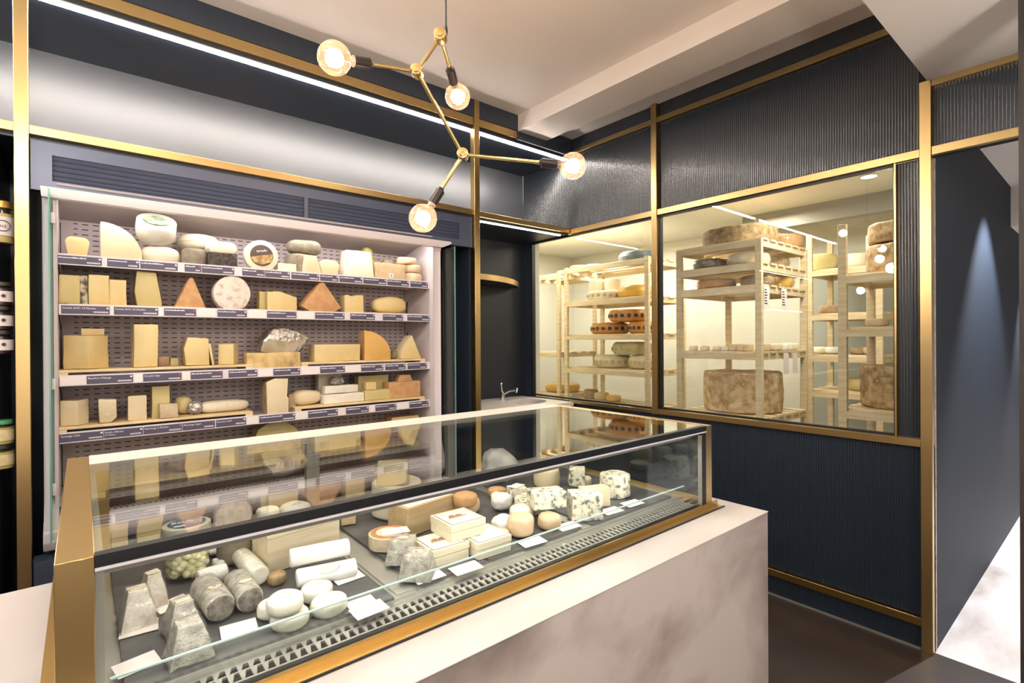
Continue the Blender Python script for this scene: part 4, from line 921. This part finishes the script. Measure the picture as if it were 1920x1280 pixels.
dput('wheel', 1090, 1136, 918, None, 'low pale round under the film-wrapped blue cube', IVOR, rd=.2, h=.03, mv=(-.03, .05))
dput('wheel', 1000, 1050, 918, None, 'pale yellow round at the back behind the blue-speckled block', PALE, rd=.2, h=.075)
# cheeses at the back seen through the top glass
def dback(kind, pl, pr, top, y, label, m, base=zc, dp=None, **kw):
    a = at_y(y, pl, top); b = at_y(y, pr, top); mid = at_y(y, (pl + pr) / 2, top); u = Vector((mid.x, mid.y, 0)).normalized()
    w_ = (b - a).length * abs((b - a).normalized().cross(u).z); d = dp or w_; h = max(.015, z_over((mid.x, mid.y), (pl + pr) / 2, top) - base)
    if kind == 'wheel': bm = wheel(w_ / 2, h, kw.get('rd', .3))
    elif kind == 'block': bm = bev(subd(block(w_, d, h), 3), .003)
    else: bm = rough(squarish(ball(.5, sub=4, scl=(w_, d, h)), w_, d, h, .75), .008, 45, 4)
    rough(bm, .003 if kind != 'lump' else h * .15, 20, int(pl))
    return solo('cheese', onz(bm), m, label, 'cheese', (mid.x, y, base), math.atan2(u.y, u.x) - PI / 2, 'cheeses in the display case')
dback('wheel', 406, 474, 950, 1.60, 'grey-rinded round at the back, right of the blue-lidded tub', GREYR)
dback('wheel', 480, 524, 952, 1.62, 'small white round at the back of the display case', WHITE_, rd=.4)
dback('wheel', 522, 583, 945, 1.70, 'wide low white cheese at the back of the display case', WHITE_, rd=.35)
dback('wheel', 697, 790, 900, 1.66, 'large pale round at the back below the film-wrapped piece', IVOR, rd=.15)
zq_ = z_over(at_y(1.66, 745, 900), 745, 900)
o = dback('block', 708, 763, 866, 1.63, 'film-wrapped piece on top of the large pale round at the back', PALE, base=zq_ + .002, dp=.07); wrap(o, 1.10, .008)
dback('lump', 905, 968, 848, 1.73, 'paper-wrapped pile of cheese pieces at the back centre of the display case', PAPER)
dput('block', 640, 668, 985, None, 'small pinkish wedge by the rear wall between the two slates', PINK, h=.03, dp=.04)
dput('wheel', 915, 950, 935, None, 'flat brownish round beneath the white valance at the back', ORR, rd=.3, h=.03)
# name cards
CD = [((222, 1200), (297, 1180), 'white card in front of the leftmost wrapped pyramid'), ((222, 1275), (305, 1240), 'white card at the bottom left corner of the display case'), ((302, 1152), (365, 1125), 'white card left of the ash logs'), ((415, 1200), (485, 1180), 'white card between the front pyramid and the white discs'),
      ((635, 1098), (686, 1080), 'white card in front of the white rolls'), ((662, 1150), (712, 1132), 'white card at the foot of the divider beside the white discs'), ((672, 1164), (732, 1140), 'long white card nearest the air grille by the divider'), ((785, 1097), (838, 1079), 'white card in front of the silver-wrapped bricks'),
      ((855, 1082), (912, 1063), 'white card in front of the square boxes'), ((982, 1029), (1032, 1014), 'white card in front of the tan soft cheeses'), ((1052, 998), (1096, 985), 'white card in front of the big blue-veined block'), ((1136, 968), (1176, 956), 'white card in front of the blue-veined drum, left of two'), ((1178, 953), (1214, 942), 'white card at the far right of the blue cheeses'), ((905, 912), (950, 900), 'white card at the back beside the paper-wrapped pile')]
for A, B_, lab in CD:
    a = at_z(zc, *A); b = at_z(zc, *B_); d = b - a; w_ = min(.085, d.length); rz = math.atan2(d.y, d.x); n = Vector((-d.y, d.x, 0)).normalized()
    c = (a + b) / 2 + n * .026; c.z = zc + .0015
    solo('name_card', box(-w_ / 2, w_ / 2, -.024, .024, 0, .001), CARD, lab, 'card', c, rz, 'white cards in the display case', (math.radians(4), 0, rz))

# ------------------------------------------------------------------ sink corner
sk = thing('sink_unit', 'white worktop with oval undermounted sink in the navy corner niche', 'sink', (0, 0, 0))
X0, X1, Y0, Y1, ZW = 2.165, W - .02, 2.90, YB - .002, .985
sx, sy, sa, sb = 2.81, 3.19, .17, .15
bm = bmesh.new(); n = 40; inn = []; outp = []
for k in range(n):
    a = 2 * PI * k / n; ca, sa_ = math.cos(a), math.sin(a); inn.append((sx + sa * ca, sy + sb * sa_))
    s = min((X1 - sx) / ca if ca > 1e-6 else (X0 - sx) / ca if ca < -1e-6 else 9, (Y1 - sy) / sa_ if sa_ > 1e-6 else (Y0 - sy) / sa_ if sa_ < -1e-6 else 9); outp.append((sx + s * ca, sy + s * sa_))
for cxy in ((X1, Y1), (X0, Y1), (X0, Y0), (X1, Y0)):
    k = min(range(n), key=lambda q: (outp[q][0] - cxy[0]) ** 2 + (outp[q][1] - cxy[1]) ** 2); outp[k] = cxy
vt = [[bm.verts.new((x, y, z)) for x, y in L_] for L_, z in ((inn, ZW), (outp, ZW), (outp, ZW - .03), (inn, ZW - .03))]
for q in range(4):
    A_, B2_ = vt[q], vt[(q + 1) % 4]
    for k in range(n): bm.faces.new((A_[k], A_[(k + 1) % n], B2_[(k + 1) % n], B2_[k]))
bmesh.ops.recalc_face_normals(bm, faces=bm.faces[:]); mk('worktop', bm, mat('white_worktop', 'DAD2CE', .35), sk)
bw = lathe([(1, 0), (.95, -.08), (.7, -.13), (0, -.135)], 40, close=False); bw.transform(Matrix.Diagonal((sa, sb, 1, 1))); mk('bowl', bw, STEELM, sk, (sx, sy, ZW - .03))
mk('cabinet', box(X0, X1, Y0 + .03, Y0 + .045, 0, ZW - .03), NAVYM, sk)
fp = at_z(ZW, 948, 746); fp = Vector((2.745, 3.43, ZW))
tp = thing('tap', 'small chrome mixer tap with upright lever behind the oval sink', 'tap', fp)
b = tube((0, 0, 0), (0, 0, .008), .028, 20); tube((0, 0, 0), (.004, -.006, .055), .017, 16, bm=b); mk('body', b, CHROME, tp)
mk('spout', path([(.004, -.006, .045), (.04, -.05, .075), (.075, -.10, .085)], .010, 12), CHROME, tp); b = tube((.072, -.10, .060), (.078, -.10, .10), .014, 14); mk('aerator', b, CHROME, tp)
b = path([(.004, -.006, .055), (-.004, .0, .075), (-.012, .0, .13)], .007, 10); ball(.013, (-.012, 0, .135), 2, bm=b); mk('lever', b, CHROME, tp)
# quarter-round brass-edged shelf in the corner above the sink
zq = 1.99
qs = thing('corner_shelf', 'navy quarter-round shelf edged in brass above the sink', 'shelf', (2.165, YB, zq))
n = 18; R1 = .78; arc = [(R1 * math.sin(k * PI / 2 / n), -.30 * math.cos(k * PI / 2 / n) - .0) for k in range(n + 1)]
arc = [(x, -.42 + .0 * y + (.42 - .10) * (x / R1) ** 2.4) for x, y in arc]
bm = bmesh.new(); top = [bm.verts.new((0, 0, 0))] + [bm.verts.new((x, y, 0)) for x, y in arc] + [bm.verts.new((R1, 0, 0))]; bot = [bm.verts.new((v.co.x, v.co.y, -.035)) for v in top]
bm.faces.new(top); bm.faces.new(bot[::-1])
for k in range(len(top)): bm.faces.new((top[k], top[(k + 1) % len(top)], bot[(k + 1) % len(top)], bot[k]))
bmesh.ops.recalc_face_normals(bm, faces=bm.faces[:]); mk('plate', bm, NAVY, qs)
eb = bmesh.new(); pv = None
for x, y in arc + [(R1 + .004, 0)]:
    a = eb.verts.new((x, y - .004, .002)); b = eb.verts.new((x, y - .004, -.042)); a2 = eb.verts.new((x, y - .001, .002)); b2 = eb.verts.new((x, y - .001, -.042))
    if pv: eb.faces.new((pv[0], a, b, pv[1])); eb.faces.new((pv[2], pv[3], b2, a2)); eb.faces.new((pv[0], pv[2], a2, a)); eb.faces.new((pv[1], b, b2, pv[3]))
    pv = (a, b, a2, b2)
mk('edge_band', eb, BRASS, qs)

# ------------------------------------------------------------------ jars in the left bay
for i, (py, q) in enumerate(((455, 472), (665, 680), (882, 898))):
    zt_ = at_y(YF, 12, py).z; z1 = at_y(YF, 12, q).z
    s = thing('display_shelf', f'navy shelf with brass front edge in the left bay, {["upper", "middle", "lower"][i]} of three', 'shelf', (-1.6, YF, zt_), 0, 'shelves of the left bay')
    mk('plate', box(0, 1.3, .006, .40, z1 - zt_ + .004, -.0005), NAVY, s); mk('edge_band', box(0, 1.3, 0, .006, z1 - zt_, 0), BRASS, s)
led_strip('white light strip under the upper shelf of the left bay', -1.6, -.31, 2.975, at_y(YF, 12, 472).z, .016, LEDS)
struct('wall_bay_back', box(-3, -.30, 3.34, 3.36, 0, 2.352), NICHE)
def jar(x, y, z, r, h, label, lidm, lab, glassm, fill, group, body='lathe', words=None):
    t = thing('jar', label, 'jar', (x, y, z), 0, group)
    pr = [(0, 0), (r * .92, 0), (r, .006), (r, h * .74), (r * .8, h * .84), (r * .8, h * .86)]
    mk('glass', lathe(pr, 28, close=False), glassm, t)
    mk('contents', lathe([(0, .003), (r * .93, .004), (r * .95, .01), (r * .95, h * .7), (0, h * .71)], 24), fill, t)
    mk('lid', lathe([(0, h), (r * .82, h), (r * .86, h - .004), (r * .86, h * .84), (r * .82, h * .84)], 28, close=False), lidm, t)
    if lab:
        n = 14; bm = bmesh.new(); pv = None
        for k in range(n + 1):
            a = -PI / 2 - 1.25 + 2.5 * k / n; v = [bm.verts.new(((r + e) * math.cos(a), (r + e) * math.sin(a), zz_)) for e in (.0006, .0012) for zz_ in (h * .18, h * .62)]
            if pv: bm.faces.new((pv[2], v[2], v[3], pv[3])); bm.faces.new((pv[0], pv[1], v[1], v[0]))
            pv = v
        lo = mk('label', bm, lab, t)
        if words: words(lo, r, h)
    return t
RJ = mat('dark_jam', '2A0E12', .2); GOLDL = mat('gold_lid', 'A8894C', .3, .8); GREENL = mat('green_lid', '3F8A55', .35); BLKL = mat('black_lid', '141416', .4)
CONF = mat('pale_preserve', 'B9A468', .4); LABW = mat('pale_jar_label', 'D8CBC8', .6); LABC = mat('cream_jar_label', 'D6C79A', .6, var='C9B27E', scale=40)
zU, zM, zL = [at_y(YF, 12, p).z + .0008 for p in (455, 665, 882)]
def seal(lo, r, h):
    rg = lathe([(.020, 0), (.023, 0), (.023, .0008), (.020, .0008)], 24, close=False); mk('emblem', rg, TXTK, lo, (.012, -r - .0014, h * .4), (PI / 2, 0, 0))
    text('lettering', 'ELLE', .014, TXTK, lo, (-.004, -r - .0024, h * .37), (PI / 2, 0, 0))
xj = at_y(2.99, 2, 640).x
jar(xj - .0, 2.992, zU, .045, .175, 'tall jar with gold lid and round black emblem in the left bay', GOLDL, LABW, JARG, CONF, 'jars in the left bay', words=seal)
hh = (at_y(2.99, 5, 530).z - zM) / 3
for k in range(3):
    def dot(lo, r, h): mk('emblem', lathe([(0, 0), (.007, 0), (.007, .0008), (0, .0008)], 16), mat('dark_red_dot', '3A1418', .5) if 'dark_red_dot' not in MT else MT['dark_red_dot'], lo, (.012, -r - .0014, h * .42), (PI / 2, 0, 0))
    jar(xj, 2.985, zM + k * (hh + .0005), .04, hh, f'dark jam jar with pale label, {["bottom", "middle", "top"][k]} of the stack of three in the left bay', BLKL, LABW, JARG, RJ, 'stacked dark jam jars', words=dot)
h2 = (at_y(2.99, 5, 787).z - zL) / 2
jar(xj, 2.985, zL, .04, h2, 'cream-labelled jar under the green-lidded one on the lower shelf of the left bay', BLKL, LABC, JARG, CONF, 'cream-labelled jars')
jar(xj, 2.985, zL + h2 + .0005, .04, h2, 'cream-labelled jar with green lid stacked on another in the left bay', GREENL, LABC, JARG, CONF, 'cream-labelled jars')

# ------------------------------------------------------------------ cold room racks and wheels
def rack(label, x0, x1, y0, y1, top, shelves, post=.045, rail=.045):
    t = thing('storage_rack', label, 'rack', (x0, y0, 0), 0, 'pine racks of the cold room'); X = x1 - x0; Y = y1 - y0
    for a in (0, X - .03):
        for b in (0, Y - post): mk('post', bev(box(a, a + .03, b, b + post, 0, top), .001, 1), PINE, t)
    for z in shelves:
        bm = box(.0305, X - .0305, post * .3, post * .3 + .018, z - rail, z, None); box(.0305, X - .0305, Y - post * .3 - .018, Y - post * .3, z - rail, z, bm)
        box(-.001, .0295, post + .0005, Y - post - .0005, z - rail, z, bm); box(X - .0295, X + .001, post + .0005, Y - post - .0005, z - rail, z, bm)
        n = max(3, int(X / .13))
        for k in range(n):
            xx = .035 + k * (X - .07 - .09) / (n - 1); box(xx, xx + .09, .003, Y - .003, z, z + .014, bm)
        mk('shelf', bm, PINE, t)
    return t
def wheel_at(x, y, z, r, h, label, m, rd=.3, group='cheese wheels in the cold room', band=None, am=.006):
    bm = wheel(r, h, rd, 40); rough(bm, am, 12, int(x * 37 + y * 91)); o = solo('round_cheese', onz(bm), m, label, 'cheese wheel', (x, y, z), 0, group)
    if band:
        n = 10
        for k in range(n):
            a = PI + (k - n / 2) * .33; c_, s_ = math.cos(a), math.sin(a)
            q = lathe([(0, 0), (1, 0), (1, .0015), (0, .0015)], 16) if k % 2 else box(-1, 1, -.7, .7, 0, .0015); q.transform(Matrix.Diagonal((r * .10, h * .18, 1, 1)))
            M_ = Matrix.Rotation(a + PI / 2, 4, 'Z') @ Matrix.Rotation(PI / 2, 4, 'X'); q.transform(Matrix.Translation(((r + .0035) * c_ * 1.02, (r + .0035) * s_ * 1.02, h * .5)) @ M_)
            mk('stamp', q, band, o)
    return o
def zat_x(x, px, py): return at_x(x, px, py).z
# rack B in front of the right pane
bx = 3.62; by0 = at_x(bx, 1428, 600).y; by1 = at_x(bx, 1268, 600).y
RB = [zat_x(bx, 1411, p) - .0 for p in (449, 494, 536, 663)] + [zat_x(bx, 1411, 788)]
bx1 = 4.42
rack('pine rack nearest the right window pane, holding a mottled wheel on top', bx, bx1, by0, by1, RB[0] + .005, RB + [.35])
ST = .0145
cxm = (bx + bx1) / 2
wheel_at(bx + .33, (by0 + by1) / 2 - .02, RB[0] + ST, .27, .125, 'dark mottled wheel on top of the rack nearest the right window pane', BROWNR, .12)
o = wheel_at(bx + .62, by0 + .22, RB[0] + ST, .14, .11, 'orange wedge-like wheel in film on top of the rack, behind the dark mottled wheel', ORR, .3); o.location.x = bx + .63 + .12; o.location.y = by0 + .16; wrap(o, 1.08, .015)
for i, (dx, dy, r, h, m, lab) in enumerate([(.20, .49, .125, .075, GREYR, 'grey bagged wheel on the second shelf of the right-pane rack'), (.20, .18, .14, .085, IVOR, 'white bagged wheel on the second shelf of the right-pane rack'), (.55, .2, .15, .08, TAN, 'tan bagged wheel at the back of the second shelf of the right-pane rack')]):
    o = wheel_at(bx + dx, by0 + dy, RB[1] + ST, r, h, lab, m, .3); wrap(o, 1.05, .01)
for dx, dy, r, h, m, lab in [(.22, .45, .14, .07, ORR, 'brown flat round in a bag on the third shelf of the right-pane rack'), (.22, .13, .11, .07, TAN, 'brown round behind the post on the third shelf of the right-pane rack'), (.56, .16, .14, .085, YWAX, 'yellow wrapped wheel at the right of the third shelf of the right-pane rack')]:
    o = wheel_at(bx + dx, by0 + dy, RB[2] + ST, r, h, lab, m, .3); wrap(o, 1.06, .012)
sm = [(1300, 'IV'), (1322, 'IV'), (1345, 'IV'), (1360, 'W'), (1375, 'P'), (1390, 'P'), (1403, 'P')]
for k, (px, q) in enumerate(sm):
    yy = at_x(bx + .1, px, 650).y
    wheel_at(bx + .1, yy, RB[3] + ST, .035, .05 if k > 3 else .035, f'small soft cheese, {ordn(k)} from left on the fourth shelf of the right-pane rack', {'IV': IVOR, 'W': WHITE_, 'P': PINK}[q], .3, 'small soft cheeses on the fourth rack shelf', am=.004)
for k in range(6):
    wheel_at(bx + .22 + k * .1, by0 + .08, RB[3] + ST, .04, .055 - .005 * (k % 2), f'small soft cheese, {ordn(k)} behind the corner post, fourth shelf of the right-pane rack', [PINK, IVOR, IVOR, PAPER, WHITE_, IVOR][k], .3, 'small soft cheeses on the fourth rack shelf', am=.004)
wheel_at(bx + .38, (by0 + by1) / 2 - .01, RB[4] + ST, .285, .30, 'big tall pale-brown wheel on the lowest visible shelf of the right-pane rack', mat('big_wheel_rind', 'DCC49C', .8, var='A07A4C', scale=20, bump=.7, bscale=60, thr=(.34, .68), third='EADBBB'), .06)
# hanging price sheets on the rack
for k, (px, zz, lab) in enumerate([(1437, RB[2] - .002, 'left printed sheet hanging from the third shelf'), (1470, RB[2] - .002, 'right printed sheet hanging from the third shelf'), (1473, RB[3] - .002, 'left white slip hanging from the fourth shelf'), (1490, RB[3] - .002, 'right white slip hanging from the fourth shelf')]):
    P = at_y(by0 - .002, px, 560); t = thing('paper_slip', lab + ' of the right-pane rack', 'paper', (P.x, by0 - .003, zz)); hh = .155
    mk('sheet', box(-.045, .045, -.0008, 0, -hh, 0), CARD, t); lt = bmesh.new()
    if k < 2:
        for j in range(6): box(-.034, .0 + .006 * (j % 3), -.0014, -.0008, -.03 - j * .019, -.022 - j * .019, lt)
        mk('lettering', lt, TXTK, t)
    else: lt.free()
# rack A behind the left pane
ax = 4.0; ay0 = at_x(ax, 1216, 600).y; ay1 = at_x(ax, 1064, 600).y
RA = [zat_x(ax, 1100, p) for p in (500, 564.5, 629, 692.5, 757)]
rack('pine rack behind the left window pane, loaded with large wheels', ax, ax + .62, ay0, ay1 + .05, RA[0] + .02, RA + [.35])
def ya(px): return at_x(ax + .28, px, 600).y
FLO = mat('floral_print', '7D8078', .6, var='C9BFA2', scale=60); STB = mat('dark_stamp', '2E2C34', .5); STG = mat('yellow_stamp', 'C9B47C', .6)
xm = ax + .30
wheel_at(xm, ya(1133), RA[1] + ST, .19, .10, 'white wheel with grey flower print on the second shelf behind the left pane', IVOR, .3, band=FLO)
for k, px in enumerate((1120, 1143)):
    wheel_at(xm - .02 + .05 * k, ya(px) , RA[1] + ST + .106, .085, .12, f'tall ivory drum on top of the flower-print wheel, {["left", "right"][k]} one', IVOR, .1)
wheel_at(xm, ya(1190), RA[1] + ST, .18, .13, 'smooth yellow wheel on the second shelf behind the left pane', YWAX, .45)
wheel_at(xm, ya(1142), RA[2] + ST, .20, .115, 'orange wheel with dark stamps, lower left of three', OREX, .35, band=STB)
wheel_at(xm, ya(1205) - .0, RA[2] + ST, .155, .115, 'orange wheel with dark stamps, lower right of three', OREX, .35, band=STB)
wheel_at(xm, ya(1177), RA[2] + ST + .119, .20, .125, 'orange wheel with dark stamps, top of three', OREX, .35, band=STB)
wheel_at(xm, ya(1147), RA[3] + ST, .20, .13, 'cream wheel with pale yellow stamps, lower left of three', CWAX, .4, band=STG)
wheel_at(xm, ya(1205), RA[3] + ST, .155, .13, 'cream wheel with pale yellow stamps, lower right of three', CWAX, .4, band=STG)
wheel_at(xm, ya(1183), RA[3] + ST + .134, .20, .13, 'cream wheel with pale yellow stamps, top of three', mat('cream_green_wax', 'D5CBA4', .4, var='C6BB90', scale=9), .4, band=STG)
wheel_at(xm, ya(1196), RA[0] + ST, .2, .10, 'blue-grey labelled wheel on top of the rack behind the left pane', BLUEW, .4)
wheel_at(xm - .02, ya(1089), RA[0] + ST, .12, .05, 'orange-brown half round on top of the left-pane rack near its corner', ORR, .5)
wheel_at(xm - .05, ya(1112) - .05, RA[0] + ST, .09, .04, 'small pale wrapped round on top of the left-pane rack', IVOR, .5)
for k, px in enumerate((1105, 1125, 1147)): wheel_at(xm, ya(px), RA[4] + ST, .08, .10 - .02 * k, f'dim cheese on the lowest visible shelf of the left-pane rack, {["left", "middle", "right"][k]}', [TAN, YELG, YWAX][k], .3)
# rack E at far left
ey0 = at_x(ax, 1060, 600).y + .09; ey1 = at_x(ax, 1000, 600).y + .12
RE = [zat_x(ax, 1040, p) for p in (514, 662, 742)]
rack('nearly empty pine rack at the far left behind the left window pane', ax, ax + .62, ey0, ey1, RE[0] + .02, RE + [.35])
wheel_at(ax + .32, (ey0 + ey1) / 2, RE[2] + ST, .2, .09, 'low yellow-brown wheel on the far left rack behind the left pane', YWAX, .3)
wheel_at(ax + .2, ey0 + .12, RE[0] + ST, .08, .04, 'small orange round on top of the far left rack', ORR, .5)
# rack C at the right
cx_ = 3.5; cy1 = at_x(cx_, 1571, 600).y; cy0 = .70
RC = [zat_x(cx_, 1590, p) for p in (517, 617, 770)]
rack('tall pine rack at the right edge of the right window pane', cx_, cx_ + .55, cy0, cy1, zat_x(cx_, 1576, 421), RC + [.45])
def yc(px): return at_x(cx_ + .02, px, 600).y
BW = mat('brown_big_wheel', 'CBAE86', .8, var='86673F', scale=24, thr=(.36, .66), bump=.6, bscale=40, third='D9C19A')
wheel_at(cx_ + .28, .885, RC[0] + ST, .175, .17, 'large brown wheel on the upper shelf of the right-edge rack, lower of two', BW, .1)
wheel_at(cx_ + .28, .885, RC[0] + ST + .180, .165, .12, 'large brown wheel stacked on another on the upper shelf of the right-edge rack', BW, .12)
wheel_at(cx_ + .10, yc(1637), RC[1] + ST, .06, .045, 'small brown round on the middle shelf of the right-edge rack, left of two', PINK, .3)
wheel_at(cx_ + .10, yc(1637) - .135, RC[1] + ST, .06, .045, 'small brown round on the middle shelf of the right-edge rack, right of two', PINK, .3)
wheel_at(cx_ + .28, .90, RC[2] + ST, .19, .25, 'tall brown drum wheel on the lower shelf of the right-edge rack', BW, .08)
# rack D in the far middle
dx_ = 4.75; dy0 = at_x(dx_, 1655, 600).y; dy1 = at_x(dx_, 1512, 600).y
RD = [zat_x(dx_, 1550, p) for p in (506, 590, 668, 735)]
rack('pine rack against the far wall between the two nearer racks', dx_, dx_ + .5, dy0, dy1, zat_x(dx_, 1518, 440), RD + [.4])
def yd(px): return at_x(dx_ + .2, px, 600).y
wheel_at(dx_ + .25, yd(1545) + .06, RD[0] + ST, .15, .15, 'pale yellow wheel on the top shelf of the far middle rack', cheese('pale_yellow_wheel', 'E2D69C', 'CFC07E', 12), .3)
wheel_at(dx_ + .25, yd(1600) - .03, RD[0] + ST, .13, .12, 'ivory wheel on the top shelf of the far middle rack', IVOR, .3)
for k, px in enumerate((1535, 1562, 1610, 1632)):
    wheel_at(dx_ + .2, yd(px), RD[2] + ST, .06, .06, f'small cheese on the third shelf of the far middle rack, {ordn(k)} from left', [IVOR, PAPER, TAN, PINK][k], .3)
wheel_at(dx_ + .2, yd(1560), RD[1] + ST, .1, .07, 'brown round on the second shelf of the far middle rack', TAN, .3)
wheel_at(dx_ + .2, yd(1620), RD[3] + ST, .12, .1, 'yellowish round on the lowest shelf of the far middle rack', YELG, .3)
# cold room lights and door
P = at_z(2.655, 1629, 331)
t = thing('downlight', 'round ceiling light of the cold room near the upper right corner of the window', 'light', (P.x, P.y, 2.66)); mk('trim_ring', lathe([(.05, 0), (.062, 0), (.062, -.008), (.05, -.008)], 24, close=False), FWHITE, t); mk('lens', lathe([(0, -.003), (.05, -.003), (.05, -.006), (0, -.006)], 24), DOWNE, t)
t = thing('tube_light', 'white tube light hanging under the cold room ceiling', 'light', (3.72, 2.6, 2.6)); mk('body', bev(box(-.03, .03, -.6, .6, .03, .06), .004), FWHITE, t); mk('tube', tube((0, -.58, .018), (0, .58, .018), .013), TUBE, t)
dr = tagit(mk('door_1', box(5.46, 5.495, 1.25, 1.32, 0, 2.1), BLACK), None, None, None, 'structure'); mk('door_panel', box(5.45, 5.49, 1.33, 2.1, 0, 2.1), mat('grey_door_panel', 'A9ADA6', .4), dr)
